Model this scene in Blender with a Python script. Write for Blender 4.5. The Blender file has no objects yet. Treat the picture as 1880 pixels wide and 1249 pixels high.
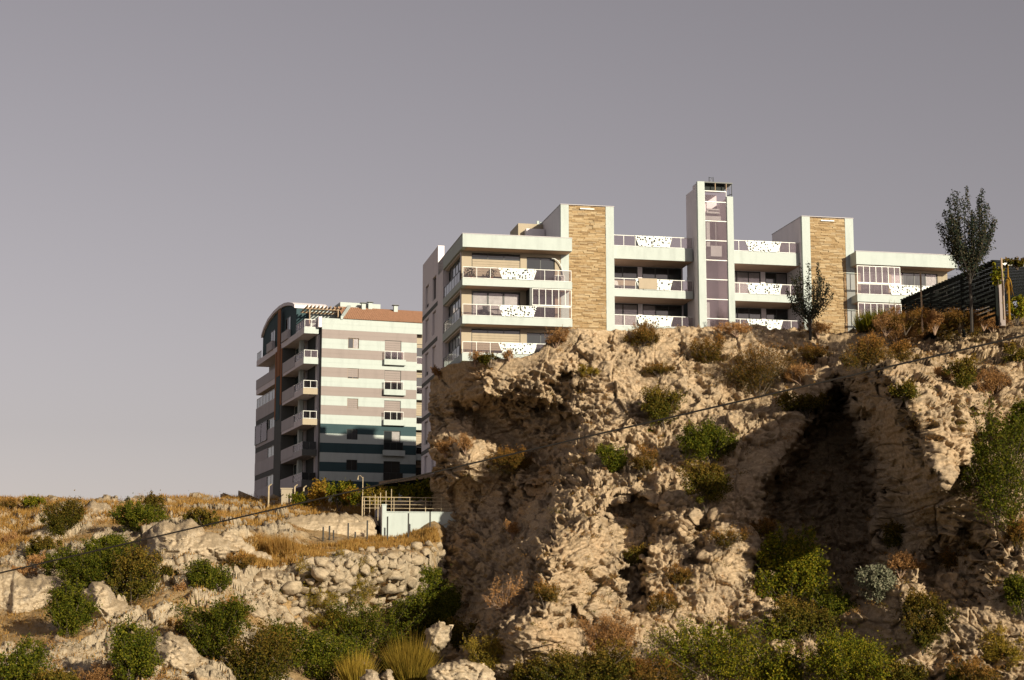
import bpy, bmesh, math, random
import numpy as np
from mathutils import Vector

# ------------------------------------------------------------------ camera, sky, sun, exposure
scene = bpy.context.scene
COL = scene.collection
F, CX, CY = 3300.0, 940.0, 624.5            # focal length and centre in pixels of the 1880 px wide photograph
PITCH = math.atan(525.5 / 3300.0)
CAMZ = 5.0
cam_d = bpy.data.cameras.new('camera'); cam = bpy.data.objects.new('camera', cam_d); COL.objects.link(cam)
cam_d.sensor_width = 36.0; cam_d.lens = F / 1880.0 * 36.0
cam_d.clip_start = 0.5; cam_d.clip_end = 6000.0
cam.location = (0, 0, CAMZ); cam.rotation_euler = (math.pi / 2 + PITCH, 0, 0)
scene.camera = cam

SUN_AZ, SUN_EL = math.radians(37.0), math.radians(16.3)     # to the right, behind the camera
sun_dir = Vector((math.sin(SUN_AZ) * math.cos(SUN_EL), -math.cos(SUN_AZ) * math.cos(SUN_EL), math.sin(SUN_EL)))
world = bpy.data.worlds.new('World'); scene.world = world; world.use_nodes = True
wn, wl = world.node_tree.nodes, world.node_tree.links
wn.clear()
sky = wn.new('ShaderNodeTexSky'); sky.sky_type = 'NISHITA'; sky.sun_disc = False
sky.sun_elevation = SUN_EL
sky.sun_rotation = math.atan2(sun_dir.x, sun_dir.y)
sky.altitude = 50; sky.air_density = 1.0; sky.dust_density = 0.8; sky.ozone_density = 1.0
hs = wn.new('ShaderNodeHueSaturation'); hs.inputs['Saturation'].default_value = 0.30
tint = wn.new('ShaderNodeMix'); tint.data_type = 'RGBA'; tint.blend_type = 'MULTIPLY'
tint.inputs[0].default_value = 1.0; tint.inputs[7].default_value = (1.075, 0.935, 0.93, 1)
bg = wn.new('ShaderNodeBackground'); bg.inputs['Strength'].default_value = 0.062
wo = wn.new('ShaderNodeOutputWorld')
wl.new(sky.outputs[0], hs.inputs['Color']); wl.new(hs.outputs[0], tint.inputs[6])
wl.new(tint.outputs[2], bg.inputs['Color']); wl.new(bg.outputs[0], wo.inputs['Surface'])

sun_d = bpy.data.lights.new('sun', 'SUN'); sun = bpy.data.objects.new('sun', sun_d); COL.objects.link(sun)
sun_d.energy = 5.0; sun_d.angle = math.radians(0.55); sun_d.color = (1.0, 0.905, 0.70)
sun.rotation_euler = sun_dir.to_track_quat('Z', 'Y').to_euler(); sun.location = (60, -60, 80)

scene.view_settings.view_transform = 'Standard'; scene.view_settings.look = 'None'
scene.view_settings.exposure = 0.3; scene.view_settings.gamma = 1.0
scene.view_settings.use_curve_mapping = False
scene.cycles.max_bounces = 5; scene.cycles.diffuse_bounces = 1; scene.cycles.transparent_max_bounces = 12
scene.cycles.use_denoising = True

# ------------------------------------------------------------------ helpers
R = random.Random(11)
NR = np.random.default_rng(5)

def rays(px, py):
    px = np.asarray(px, float); py = np.asarray(py, float)
    r = (px - CX) / F; up = -(py - CY) / F
    d = np.stack([r, math.cos(PITCH) - up * math.sin(PITCH), math.sin(PITCH) + up * math.cos(PITCH)], -1)
    return d / d[..., 1:2]
def at(px, py, Y):
    p = rays(px, py) * np.asarray(Y, float)[..., None]
    return p + np.array([0, 0, CAMZ])

_pr = np.random.default_rng(77)
PERM = _pr.permutation(256).astype(np.int32); PERM = np.concatenate([PERM, PERM, PERM])
GRD = _pr.normal(size=(256, 3)).astype(np.float32); GRD /= np.linalg.norm(GRD, axis=1)[:, None]
def pn(P):
    """gradient noise, about -1..1, for an (N,3) array"""
    P = np.asarray(P, np.float32); i = np.floor(P).astype(np.int32); f = P - i; i &= 255
    u = f * f * f * (f * (f * 6 - 15) + 10)
    out = np.zeros(len(P), np.float32)
    for a in (0, 1):
        wa = u[:, 0] if a else 1 - u[:, 0]
        A = PERM[i[:, 0] + a]
        for b in (0, 1):
            wb = u[:, 1] if b else 1 - u[:, 1]
            Bq = PERM[A + i[:, 1] + b]
            for c in (0, 1):
                wc = u[:, 2] if c else 1 - u[:, 2]
                g = GRD[PERM[Bq + i[:, 2] + c] & 255]
                out += wa * wb * wc * (g[:, 0] * (f[:, 0] - a) + g[:, 1] * (f[:, 1] - b) + g[:, 2] * (f[:, 2] - c))
    return out * 1.55
JIT = _pr.uniform(0.12, 0.88, size=(256, 3)).astype(np.float32); RND = _pr.uniform(-1, 1, size=256).astype(np.float32)
def facets(P):
    """broken blocks: each cell has its own height and tilt; also the distance to the nearest joint"""
    P = np.asarray(P, np.float32); i = np.floor(P - 0.5).astype(np.int32); n = len(P)
    f1 = np.full(n, 9, np.float32); f2 = np.full(n, 9, np.float32); h = np.zeros(n, np.float32)
    for a in (0, 1):
        for b in (0, 1):
            for c in (0, 1):
                q = i + np.array([a, b, c], np.int32); k = PERM[(PERM[(PERM[q[:, 0] & 255] + q[:, 1]) & 255] + q[:, 2]) & 255]
                v = P - (q + JIT[k]); d = (v * v).sum(1); hh = RND[k] + 0.9 * (v * GRD[k]).sum(1)
                near = d < f1; f2 = np.where(near, f1, np.minimum(f2, d)); h = np.where(near, hh, h); f1 = np.where(near, d, f1)
    return h, np.sqrt(f2) - np.sqrt(f1)
def sstep(a, b, x):
    t = np.clip((x - a) / (b - a), 0, 1); return t * t * (3 - 2 * t)

def tps(pts, lam=0.02):
    """thin plate spline depth(px,py) through control points"""
    A = np.array(pts, float); X = A[:, :2] / 100.0; y = A[:, 2]; n = len(A)
    def phi(d2): return 0.5 * d2 * np.log(d2 + 1e-9)
    d2 = ((X[:, None] - X[None]) ** 2).sum(-1)
    K = phi(d2) + lam * np.eye(n); Pm = np.hstack([np.ones((n, 1)), X])
    M = np.zeros((n + 3, n + 3)); M[:n, :n] = K; M[:n, n:] = Pm; M[n:, :n] = Pm.T
    w = np.linalg.solve(M, np.concatenate([y, np.zeros(3)]))
    def f(px, py):
        px = np.asarray(px, float); sh = px.shape
        Q = np.stack([px.ravel(), np.asarray(py, float).ravel()], 1) / 100.0
        out = w[n] + Q @ w[n + 1:]
        for k in range(n):
            out += w[k] * phi(((Q - X[k]) ** 2).sum(1))
        return out.reshape(sh)
    return f

def mesh_np(name, V, Fq, smooth=False):
    """mesh from arrays; Fq (M,4) or (M,3)"""
    me = bpy.data.meshes.new(name)
    V = np.ascontiguousarray(V, np.float32); Fq = np.ascontiguousarray(Fq, np.int32)
    k = Fq.shape[1]
    me.vertices.add(len(V)); me.vertices.foreach_set('co', V.ravel())
    me.loops.add(Fq.size); me.loops.foreach_set('vertex_index', Fq.ravel())
    me.polygons.add(len(Fq)); me.polygons.foreach_set('loop_start', np.arange(0, Fq.size, k, dtype=np.int32))
    me.polygons.foreach_set('loop_total', np.full(len(Fq), k, np.int32))
    if smooth: me.polygons.foreach_set('use_smooth', np.ones(len(Fq), bool))
    me.update(calc_edges=True)
    return me
def attr(me, name, arr):
    a = me.attributes.new(name, 'FLOAT', 'POINT'); a.data.foreach_set('value', np.ascontiguousarray(arr, np.float32))

def link(name, data, m=None, parent=None, loc=None):
    o = bpy.data.objects.new(name, data); COL.objects.link(o)
    if m is not None:
        if len(data.materials) == 0: data.materials.append(m)
    if parent is not None: o.parent = parent
    if loc is not None: o.location = loc
    return o
def tag(o, label=None, cat=None, group=None, kind=None):
    if label: o['label'] = label
    if cat: o['category'] = cat
    if group: o['group'] = group
    if kind: o['kind'] = kind
    return o
def thing(name, label, cat, loc, rz=0.0, group=None):
    o = bpy.data.objects.new(name, None); COL.objects.link(o)
    o.location = loc; o.rotation_euler = (0, 0, rz); o.empty_display_size = 0.5
    return tag(o, label, cat, group)

class MB:
    """collects shapes into one mesh; z is given in world height, dz subtracts the height of the thing's base"""
    def __init__(s, dz=0.0): s.v = []; s.f = []; s.dz = dz
    def box(s, x0, x1, y0, y1, z0, z1):
        n = len(s.v); z0 -= s.dz; z1 -= s.dz
        s.v += [(x0, y0, z0), (x1, y0, z0), (x1, y1, z0), (x0, y1, z0), (x0, y0, z1), (x1, y0, z1), (x1, y1, z1), (x0, y1, z1)]
        s.f += [tuple(n + i for i in q) for q in ((0, 3, 2, 1), (4, 5, 6, 7), (0, 1, 5, 4), (1, 2, 6, 5), (2, 3, 7, 6), (3, 0, 4, 7))]
        return s
    def hexa(s, p):                      # eight corners, bottom ring then top ring
        n = len(s.v); s.v += [(a, b, c - s.dz) for a, b, c in p]
        s.f += [tuple(n + i for i in q) for q in ((0, 3, 2, 1), (4, 5, 6, 7), (0, 1, 5, 4), (1, 2, 6, 5), (2, 3, 7, 6), (3, 0, 4, 7))]
        return s
    def prism(s, poly, a, b, axis):      # poly = 2D points; axis 0: (y,z) extruded along x; 1: (x,z) along y
        n = len(s.v); k = len(poly)
        for t in (a, b):
            for p in poly:
                s.v.append((t, p[0], p[1] - s.dz) if axis == 0 else (p[0], t, p[1] - s.dz))
        s.f.append(tuple(range(n, n + k))); s.f.append(tuple(range(n + 2 * k - 1, n + k - 1, -1)))
        for i in range(k):
            j = (i + 1) % k; s.f.append((n + i, n + k + i, n + k + j, n + j))
        return s
    def tube(s, pts, rad, sides=6):
        pts = [Vector(p) for p in pts]; n = len(s.v)
        for i, p in enumerate(pts):
            d = (pts[min(i + 1, len(pts) - 1)] - pts[max(i - 1, 0)]).normalized()
            a = d.orthogonal().normalized() if abs(d.z) > 0.95 else d.cross(Vector((0, 0, 1))).normalized()
            b = d.cross(a); r = rad[i] if isinstance(rad, (list, tuple)) else rad
            for k in range(sides):
                t = 2 * math.pi * k / sides; q = p + (a * math.cos(t) + b * math.sin(t)) * r
                s.v.append((q.x, q.y, q.z - s.dz))
        for i in range(len(pts) - 1):
            for k in range(sides):
                k2 = (k + 1) % sides
                s.f.append((n + i * sides + k, n + i * sides + k2, n + (i + 1) * sides + k2, n + (i + 1) * sides + k))
        s.f.append(tuple(n + k for k in reversed(range(sides)))); e = n + (len(pts) - 1) * sides
        s.f.append(tuple(e + k for k in range(sides)))
        return s
    def build(s, name, m, parent=None, smooth=False):
        me = bpy.data.meshes.new(name); me.from_pydata(s.v, [], s.f)
        if smooth: me.polygons.foreach_set('use_smooth', np.ones(len(me.polygons), bool))
        me.update(); bm = bmesh.new(); bm.from_mesh(me); bmesh.ops.recalc_face_normals(bm, faces=bm.faces); bm.to_mesh(me); bm.free()
        return link(name, me, m, parent)

# ------------------------------------------------------------------ materials
def nodes(name):
    m = bpy.data.materials.new(name); m.use_nodes = True
    nt = m.node_tree; nt.nodes.clear(); out = nt.nodes.new('ShaderNodeOutputMaterial')
    return m, nt, out
def ramp(nt, stops, fac):
    r = nt.nodes.new('ShaderNodeValToRGB'); e = r.color_ramp.elements
    while len(e) < len(stops): e.new(0.5)
    for i, (p, c) in enumerate(stops): e[i].position = p; e[i].color = (*c, 1)
    nt.links.new(fac, r.inputs[0]); return r.outputs[0]
def noise(nt, scale, detail=4, rough=0.55, vec=None, dist=0.0):
    n = nt.nodes.new('ShaderNodeTexNoise'); n.inputs['Scale'].default_value = scale; n.inputs['Detail'].default_value = detail
    n.inputs['Roughness'].default_value = rough; n.inputs['Distortion'].default_value = dist
    if vec is not None: nt.links.new(vec, n.inputs['Vector'])
    return n.outputs['Fac']
def coords(nt, scale=(1, 1, 1), kind='Object'):
    t = nt.nodes.new('ShaderNodeTexCoord'); mp = nt.nodes.new('ShaderNodeMapping'); mp.inputs['Scale'].default_value = scale
    nt.links.new(t.outputs[kind], mp.inputs['Vector']); return mp.outputs[0]
def mixc(nt, fac, a, b, mode='MIX'):
    n = nt.nodes.new('ShaderNodeMix'); n.data_type = 'RGBA'; n.blend_type = mode
    for sock, v in ((0, fac), (6, a), (7, b)):
        if isinstance(v, (int, float)): n.inputs[sock].default_value = v
        elif isinstance(v, tuple): n.inputs[sock].default_value = (*v, 1)
        else: nt.links.new(v, n.inputs[sock])
    return n.outputs[2]
def bump(nt, h, strength, dist):
    b = nt.nodes.new('ShaderNodeBump'); b.inputs['Strength'].default_value = strength; b.inputs['Distance'].default_value = dist
    nt.links.new(h, b.inputs['Height']); return b.outputs[0]
def princ(nt, out, col, rough=0.8, normal=None, spec=0.3, metal=0.0):
    p = nt.nodes.new('ShaderNodeBsdfPrincipled')
    if isinstance(col, tuple): p.inputs['Base Color'].default_value = (*col, 1)
    else: nt.links.new(col, p.inputs['Base Color'])
    p.inputs['Roughness'].default_value = rough; p.inputs['Specular IOR Level'].default_value = spec; p.inputs['Metallic'].default_value = metal
    if normal is not None: nt.links.new(normal, p.inputs['Normal'])
    if out is not None: nt.links.new(p.outputs[0], out.inputs['Surface'])
    return p.outputs[0]
def mat_paint(name, c, var=0.10, rough=0.8, scale=0.9, streak=True):
    """painted render: blotches, faint vertical streaks of dirt and fine grain"""
    m, nt, out = nodes(name)
    v = coords(nt, (1, 1, 0.22 if streak else 1)); n1 = noise(nt, scale, 6, 0.6, v); n2 = noise(nt, 9.0, 3, 0.6, coords(nt))
    lo = tuple(x * (1 - 2.2 * var) for x in c); hi = tuple(min(1, x * (1 + 0.5 * var)) for x in c)
    col = ramp(nt, [(0.28, lo), (0.5, c), (0.8, hi)], n1)
    col = mixc(nt, 0.10, col, ramp(nt, [(0.3, tuple(x * .6 for x in c)), (0.7, c)], n2))
    princ(nt, out, col, rough, bump(nt, n2, 0.25, 0.02)); return m
def mat_plain(name, c, rough=0.6, metal=0.0, spec=0.4):
    m, nt, out = nodes(name)
    n = noise(nt, 3.0, 4, 0.6, coords(nt))
    princ(nt, out, ramp(nt, [(0.3, tuple(x * .8 for x in c)), (0.7, tuple(min(1, x * 1.1) for x in c))], n), rough, None, spec, metal); return m
def mat_glass_dark(name, c=(0.02, 0.025, 0.028), rough=0.06, spec=0.8):
    m, nt, out = nodes(name)
    n = noise(nt, 0.7, 2, 0.5, coords(nt))
    princ(nt, out, c, rough, bump(nt, n, 0.12, 0.05), spec); return m
def mat_glass_clear(name, tint_c=(0.75, 0.72, 0.74), refl=0.25):
    m, nt, out = nodes(name)
    t = nt.nodes.new('ShaderNodeBsdfTransparent'); t.inputs[0].default_value = (*tint_c, 1)
    g = nt.nodes.new('ShaderNodeBsdfGlossy'); g.inputs['Roughness'].default_value = 0.06; g.inputs[0].default_value = (0.55, 0.50, 0.52, 1)
    fr = nt.nodes.new('ShaderNodeFresnel'); fr.inputs[0].default_value = 1.5
    ad = nt.nodes.new('ShaderNodeMath'); ad.operation = 'ADD'; ad.use_clamp = True; ad.inputs[1].default_value = refl
    nt.links.new(fr.outputs[0], ad.inputs[0])
    mx = nt.nodes.new('ShaderNodeMixShader'); nt.links.new(ad.outputs[0], mx.inputs[0]); nt.links.new(t.outputs[0], mx.inputs[1]); nt.links.new(g.outputs[0], mx.inputs[2])
    nt.links.new(mx.outputs[0], out.inputs['Surface']); return m
def mat_perforated(name):
    m, nt, out = nodes(name)
    v = coords(nt, (5.0, 0.0, 5.0)); vo = nt.nodes.new('ShaderNodeTexVoronoi'); vo.inputs['Scale'].default_value = 1.0; vo.inputs['Randomness'].default_value = 0.8
    nt.links.new(v, vo.inputs['Vector'])
    sep = nt.nodes.new('ShaderNodeSeparateColor'); nt.links.new(vo.outputs['Color'], sep.inputs[0])
    rad = nt.nodes.new('ShaderNodeMath'); rad.operation = 'MULTIPLY_ADD'; rad.inputs[1].default_value = 0.17; rad.inputs[2].default_value = 0.31
    nt.links.new(sep.outputs[0], rad.inputs[0])
    lt = nt.nodes.new('ShaderNodeMath'); lt.operation = 'LESS_THAN'; nt.links.new(vo.outputs['Distance'], lt.inputs[0]); nt.links.new(rad.outputs[0], lt.inputs[1])
    p = princ(nt, None, (0.76, 0.80, 0.76), 0.5)
    t = nt.nodes.new('ShaderNodeBsdfTransparent')
    mx = nt.nodes.new('ShaderNodeMixShader'); nt.links.new(lt.outputs[0], mx.inputs[0]); nt.links.new(p, mx.inputs[1]); nt.links.new(t.outputs[0], mx.inputs[2])
    nt.links.new(mx.outputs[0], out.inputs['Surface']); return m
def mat_rock(name, light, mid, dark, soil, soil_amt=0.55, scale=1.0):
    """weathered limestone: pale and grey patches, iron stain, earth on flat ledges"""
    m, nt, out = nodes(name)
    v = coords(nt, (1, 1, 1.6)); a = noise(nt, 0.10 * scale, 6, 0.65, v, 0.6); b = noise(nt, 0.55 * scale, 8, 0.7, v, 0.3); c = noise(nt, 3.2 * scale, 6, 0.7, v)
    base = ramp(nt, [(0.30, dark), (0.46, mid), (0.62, light), (0.8, mid)], b)
    base = mixc(nt, ramp(nt, [(0.42, (0, 0, 0)), (0.56, (1, 1, 1))], a), base, mixc(nt, 0.6, base, light))
    grey = ramp(nt, [(0.50, (0, 0, 0)), (0.58, (0.75, 0.75, 0.75))], noise(nt, 0.33 * scale, 7, 0.7, coords(nt, (1, 1, 1.3), 'Object'), 1.2))
    base = mixc(nt, grey, base, (mid[0] * 0.62, mid[1] * 0.70, mid[2] * 0.86))
    stain = ramp(nt, [(0.56, (0, 0, 0)), (0.74, (1, 1, 1))], noise(nt, 0.23 * scale, 5, 0.6, coords(nt, (1, 1, 0.6)), 0.8))
    base = mixc(nt, mixc(nt, 0.7, (0, 0, 0), stain), base, (light[0] * 0.85, light[1] * 0.62, light[2] * 0.38))
    base = mixc(nt, 0.55, base, ramp(nt, [(0.32, tuple(x * .45 for x in mid)), (0.5, mid), (0.72, tuple(min(1, x * 1.3) for x in light))], c))
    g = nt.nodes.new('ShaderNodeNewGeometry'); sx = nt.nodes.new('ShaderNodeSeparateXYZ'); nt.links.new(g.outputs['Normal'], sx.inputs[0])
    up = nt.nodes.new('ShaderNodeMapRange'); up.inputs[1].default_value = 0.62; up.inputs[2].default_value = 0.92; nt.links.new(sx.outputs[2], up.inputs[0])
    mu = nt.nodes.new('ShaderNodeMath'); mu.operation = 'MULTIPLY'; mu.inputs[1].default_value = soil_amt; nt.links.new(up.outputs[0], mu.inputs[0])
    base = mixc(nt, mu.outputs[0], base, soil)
    n2 = noise(nt, 9.0 * scale, 6, 0.75, v)
    princ(nt, out, base, 0.95, bump(nt, n2, 0.8, 0.10), 0.0); return m
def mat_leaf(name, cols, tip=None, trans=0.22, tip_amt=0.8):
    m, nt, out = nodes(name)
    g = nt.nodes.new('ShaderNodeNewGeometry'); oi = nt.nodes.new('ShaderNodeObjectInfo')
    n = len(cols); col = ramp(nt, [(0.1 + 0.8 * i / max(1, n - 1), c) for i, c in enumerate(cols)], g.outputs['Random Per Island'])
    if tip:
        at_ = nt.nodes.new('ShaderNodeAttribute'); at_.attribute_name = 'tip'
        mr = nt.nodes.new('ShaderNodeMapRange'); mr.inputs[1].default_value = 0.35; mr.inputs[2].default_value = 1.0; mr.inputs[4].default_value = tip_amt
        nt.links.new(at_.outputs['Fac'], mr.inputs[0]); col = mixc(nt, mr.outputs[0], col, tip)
    hv = nt.nodes.new('ShaderNodeHueSaturation'); mr2 = nt.nodes.new('ShaderNodeMapRange'); mr2.inputs[3].default_value = 0.8; mr2.inputs[4].default_value = 1.2
    nt.links.new(oi.outputs['Random'], mr2.inputs[0]); nt.links.new(mr2.outputs[0], hv.inputs['Value']); nt.links.new(col, hv.inputs['Color'])
    d = princ(nt, None, hv.outputs[0], 0.8, None, 0.04)
    t = nt.nodes.new('ShaderNodeBsdfTranslucent'); nt.links.new(hv.outputs[0], t.inputs[0])
    mx = nt.nodes.new('ShaderNodeMixShader'); mx.inputs[0].default_value = trans; nt.links.new(d, mx.inputs[1]); nt.links.new(t.outputs[0], mx.inputs[2])
    nt.links.new(mx.outputs[0], out.inputs['Surface']); return m
def mat_soil(name):
    m, nt, out = nodes(name)
    v = coords(nt); a = noise(nt, 0.18, 6, 0.6, v, 0.5); b = noise(nt, 2.2, 6, 0.7, v)
    base = ramp(nt, [(0.35, (0.40, 0.25, 0.11)), (0.5, (0.46, 0.32, 0.17)), (0.62, (0.50, 0.40, 0.27))], a)
    base = mixc(nt, 0.5, base, ramp(nt, [(0.3, (0.20, 0.13, 0.06)), (0.55, (0.44, 0.30, 0.15)), (0.8, (0.54, 0.44, 0.30))], b))
    princ(nt, out, base, 0.95, bump(nt, noise(nt, 7, 5, 0.7, v), 0.8, 0.1), 0.1); return m

def mat_slope(name):
    """earth between pale bedrock; the attribute says where bedrock shows"""
    m, nt, out = nodes(name)
    v = coords(nt); a = noise(nt, 0.25, 6, 0.65, v, 0.5); b = noise(nt, 2.2, 6, 0.7, v); c = noise(nt, 5.0, 6, 0.75, v)
    soil = ramp(nt, [(0.35, (0.28, 0.165, 0.07)), (0.5, (0.35, 0.23, 0.11)), (0.65, (0.39, 0.29, 0.18))], a)
    soil = mixc(nt, 0.55, soil, ramp(nt, [(0.3, (0.15, 0.10, 0.045)), (0.55, (0.40, 0.26, 0.12)), (0.8, (0.54, 0.42, 0.27))], b))
    rock = mixc(nt, 0.5, ramp(nt, [(0.3, (0.28, 0.22, 0.15)), (0.5, (0.41, 0.325, 0.225)), (0.7, (0.51, 0.415, 0.295))], b), ramp(nt, [(0.35, (0.24, 0.19, 0.13)), (0.6, (0.50, 0.405, 0.285))], c))
    at_ = nt.nodes.new('ShaderNodeAttribute'); at_.attribute_name = 'rocky'
    princ(nt, out, mixc(nt, at_.outputs['Fac'], soil, rock), 0.95, bump(nt, c, 0.8, 0.1), 0.1); return m

M = {}
M['white'] = mat_paint('white_render', (0.466, 0.518, 0.500), 0.06, 0.8, 1.6)
M['pinkish'] = mat_paint('shaded_white_render', (0.80, 0.74, 0.77), 0.04)  # white of the shaded sides, with the mauve of the shade painted in
M['beige'] = mat_paint('beige_render', (0.410, 0.344, 0.254), 0.05)
M['shutter'] = mat_paint('beige_shutter', (0.377, 0.307, 0.221), 0.07, 0.6, 2.0)
M['soffit'] = mat_paint('brown_soffit', (0.60, 0.41, 0.30), 0.06)
M['frame_white'] = mat_plain('white_aluminium', (0.74, 0.75, 0.72), 0.45)
M['frame_dark'] = mat_plain('dark_aluminium', (0.035, 0.04, 0.04), 0.45)
M['glass'] = mat_glass_dark('window_glass')
M['glass_teal'] = mat_glass_dark('teal_glass', (0.025, 0.05, 0.052), 0.08)
M['clear'] = mat_glass_clear('balcony_glass', (0.80, 0.765, 0.765), 0.04)
M['window_clear'] = mat_glass_clear('curtained_glass', (0.93, 0.92, 0.92), 0.02)
M['shaft'] = mat_glass_clear('shaft_glass', (0.88, 0.84, 0.85), 0.045)
M['curtain'] = mat_plain('white_curtain', (0.541, 0.541, 0.541), 0.9)
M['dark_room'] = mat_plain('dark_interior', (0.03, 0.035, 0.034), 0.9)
M['perf'] = mat_perforated('perforated_white_sheet')
M['grey_dark'] = mat_paint('charcoal_render', (0.10, 0.105, 0.10), 0.08)
M['teal'] = mat_paint('teal_and_shade_render', (0.036, 0.072, 0.082), 0.08)
M['orange'] = mat_paint('orange_render', (0.33, 0.13, 0.045), 0.06)
M['stripe_beige'] = mat_paint('stripe_beige', (0.298, 0.251, 0.237), 0.06)
M['grey_panel'] = mat_paint('grey_panel', (0.52, 0.49, 0.51), 0.06)
M['tile'] = mat_paint('clay_tile', (0.279, 0.148, 0.090), 0.14, 0.85, 5.0, False)
M['wood_dark'] = mat_plain('dark_stained_wood', (0.014, 0.016, 0.015), 0.95, 0.0, 0.03)
M['wood_pale'] = mat_plain('weathered_wood', (0.36, 0.26, 0.17), 0.8)
M['steel'] = mat_plain('galvanised_steel', (0.50, 0.40, 0.26), 0.6, 0.1)
M['post_dark'] = mat_plain('dark_iron', (0.035, 0.033, 0.03), 0.7)
M['bark'] = mat_plain('bark', (0.10, 0.075, 0.055), 0.95)
M['bark_dark'] = mat_plain('dark_bark', (0.05, 0.042, 0.036), 0.95)
M['twig'] = mat_plain('dry_twig', (0.30, 0.20, 0.14), 0.95)
M['cable'] = mat_plain('black_cable', (0.016, 0.013, 0.011), 0.9, 0.0, 0.1)
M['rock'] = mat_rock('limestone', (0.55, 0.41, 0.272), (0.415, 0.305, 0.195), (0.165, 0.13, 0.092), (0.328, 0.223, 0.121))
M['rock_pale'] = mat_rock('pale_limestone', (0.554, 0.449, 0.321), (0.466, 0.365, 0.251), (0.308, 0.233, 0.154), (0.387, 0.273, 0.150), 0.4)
M['stone'] = mat_rock('rubble_stone', (0.52, 0.42, 0.295), (0.42, 0.33, 0.225), (0.25, 0.195, 0.13), (0.40, 0.30, 0.19), 0.2, 1.6)
M['soil'] = mat_soil('dry_soil')
M['valley'] = mat_paint('valley_scrub', (0.045, 0.047, 0.022), 0.2, 0.95, 0.2, False)
M['slope'] = mat_slope('slope_soil_and_rock')
M['leaf_green'] = mat_leaf('green_leaves', [(0.032, 0.046, 0.005), (0.078, 0.088, 0.009), (0.145, 0.130, 0.013)])
M['leaf_bright'] = mat_leaf('bright_green_leaves', [(0.055, 0.075, 0.007), (0.14, 0.14, 0.011), (0.25, 0.195, 0.016)])
M['leaf_olive'] = mat_leaf('olive_leaves', [(0.028, 0.036, 0.006), (0.070, 0.070, 0.010), (0.13, 0.10, 0.014)], (0.28, 0.14, 0.03), 0.2, 0.55)
M['leaf_mixed'] = mat_leaf('brown_tipped_leaves', [(0.034, 0.034, 0.007), (0.085, 0.066, 0.013), (0.17, 0.095, 0.02)], (0.42, 0.19, 0.05), 0.2, 0.9)
M['leaf_dry'] = mat_leaf('dry_leaves', [(0.180, 0.090, 0.032), (0.324, 0.158, 0.054), (0.414, 0.234, 0.099)], (0.450, 0.243, 0.099))
M['leaf_yellow'] = mat_leaf('yellow_green_leaves', [(0.11, 0.10, 0.015), (0.24, 0.18, 0.025), (0.36, 0.24, 0.04)], (0.42, 0.25, 0.04), 0.3, 0.5)
M['leaf_orange'] = mat_leaf('orange_leaves', [(0.22, 0.12, 0.02), (0.36, 0.19, 0.03), (0.20, 0.16, 0.02)], None, 0.3)
M['leaf_purple'] = mat_leaf('dark_plum_leaves', [(0.016, 0.024, 0.018), (0.032, 0.044, 0.030), (0.08, 0.065, 0.036)], None, 0.15)
M['leaf_pale'] = mat_leaf('grey_green_leaves', [(0.12, 0.13, 0.08), (0.20, 0.20, 0.13), (0.27, 0.25, 0.17)])
M['grass'] = mat_leaf('golden_grass', [(0.27, 0.135, 0.032), (0.40, 0.22, 0.055), (0.50, 0.31, 0.105)], None, 0.3)
# ------------------------------------------------------------------ terrain
def nrm(A): return A / (np.linalg.norm(A, axis=-1, keepdims=True) + 1e-9)

g_me = mesh_np('ground', [(-3000, -600, 0), (3000, -600, 0), (3000, 4000, 0), (-3000, 4000, 0)], [(0, 1, 2, 3)])
tag(link('ground', g_me, M['valley']), kind='structure')

CLIFF = [(800, 695, 147), (830, 667, 141.5), (850, 663, 139.5), (900, 660, 138), (1000, 643, 137), (1050, 600, 137), (1150, 602, 138), (1290, 597, 139), (1450, 603, 140), (1560, 612, 138),
         (1650, 630, 133), (1750, 640, 131), (1850, 600, 132), (1900, 580, 133), (2100, 570, 133),
         (880, 720, 138), (960, 730, 136.5), (1040, 690, 135), (1150, 690, 134), (1300, 690, 134), (1450, 690, 133),
         (800, 770, 147), (880, 790, 143), (960, 790, 138.5), (1030, 800, 133), (1040, 840, 131), (1090, 770, 131.5), (1200, 770, 130), (1300, 770, 129), (1400, 770, 127.5),
         (860, 855, 138.5), (815, 860, 142), (800, 910, 148), (900, 905, 143), (930, 930, 139.5), (985, 880, 134), (1060, 900, 123.5), (1150, 900, 122.5), (1250, 900, 122), (1340, 900, 120.5),
         (800, 1000, 144), (860, 1050, 133), (920, 1060, 120), (1000, 1050, 109), (1000, 1000, 113.5), (1100, 1050, 114.5), (1200, 1050, 115), (1310, 1050, 114),
         (800, 1120, 135), (860, 1150, 122.5), (930, 1160, 108), (810, 1249, 119), (870, 1249, 110), (960, 1240, 106.5),
         (1100, 1249, 107), (1300, 1249, 108), (1500, 1249, 107), (1700, 1249, 104), (1880, 1249, 102), (2100, 1249, 101),
         (1605, 690, 116), (1680, 710, 112), (1780, 720, 112), (1690, 800, 109), (1780, 800, 109.5), (1720, 880, 107),
         (1555, 700, 126), (1500, 690, 130), (1540, 800, 124.5), (1560, 900, 122.5), (1540, 1000, 119.5), (1500, 1100, 114), (1460, 900, 121), (1430, 820, 123.5), (1400, 960, 117.5), (1400, 1100, 112),
         (1610, 900, 117.5), (1650, 960, 113), (1720, 1000, 109.5), (1800, 900, 107), (1870, 800, 110), (1870, 950, 105), (1800, 1060, 105), (1880, 700, 117), (1640, 1100, 108.5), (1550, 1180, 108.5),
         (2100, 800, 110), (2100, 1000, 105)]
cliff_depth = tps(CLIFF, 0.004)
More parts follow.
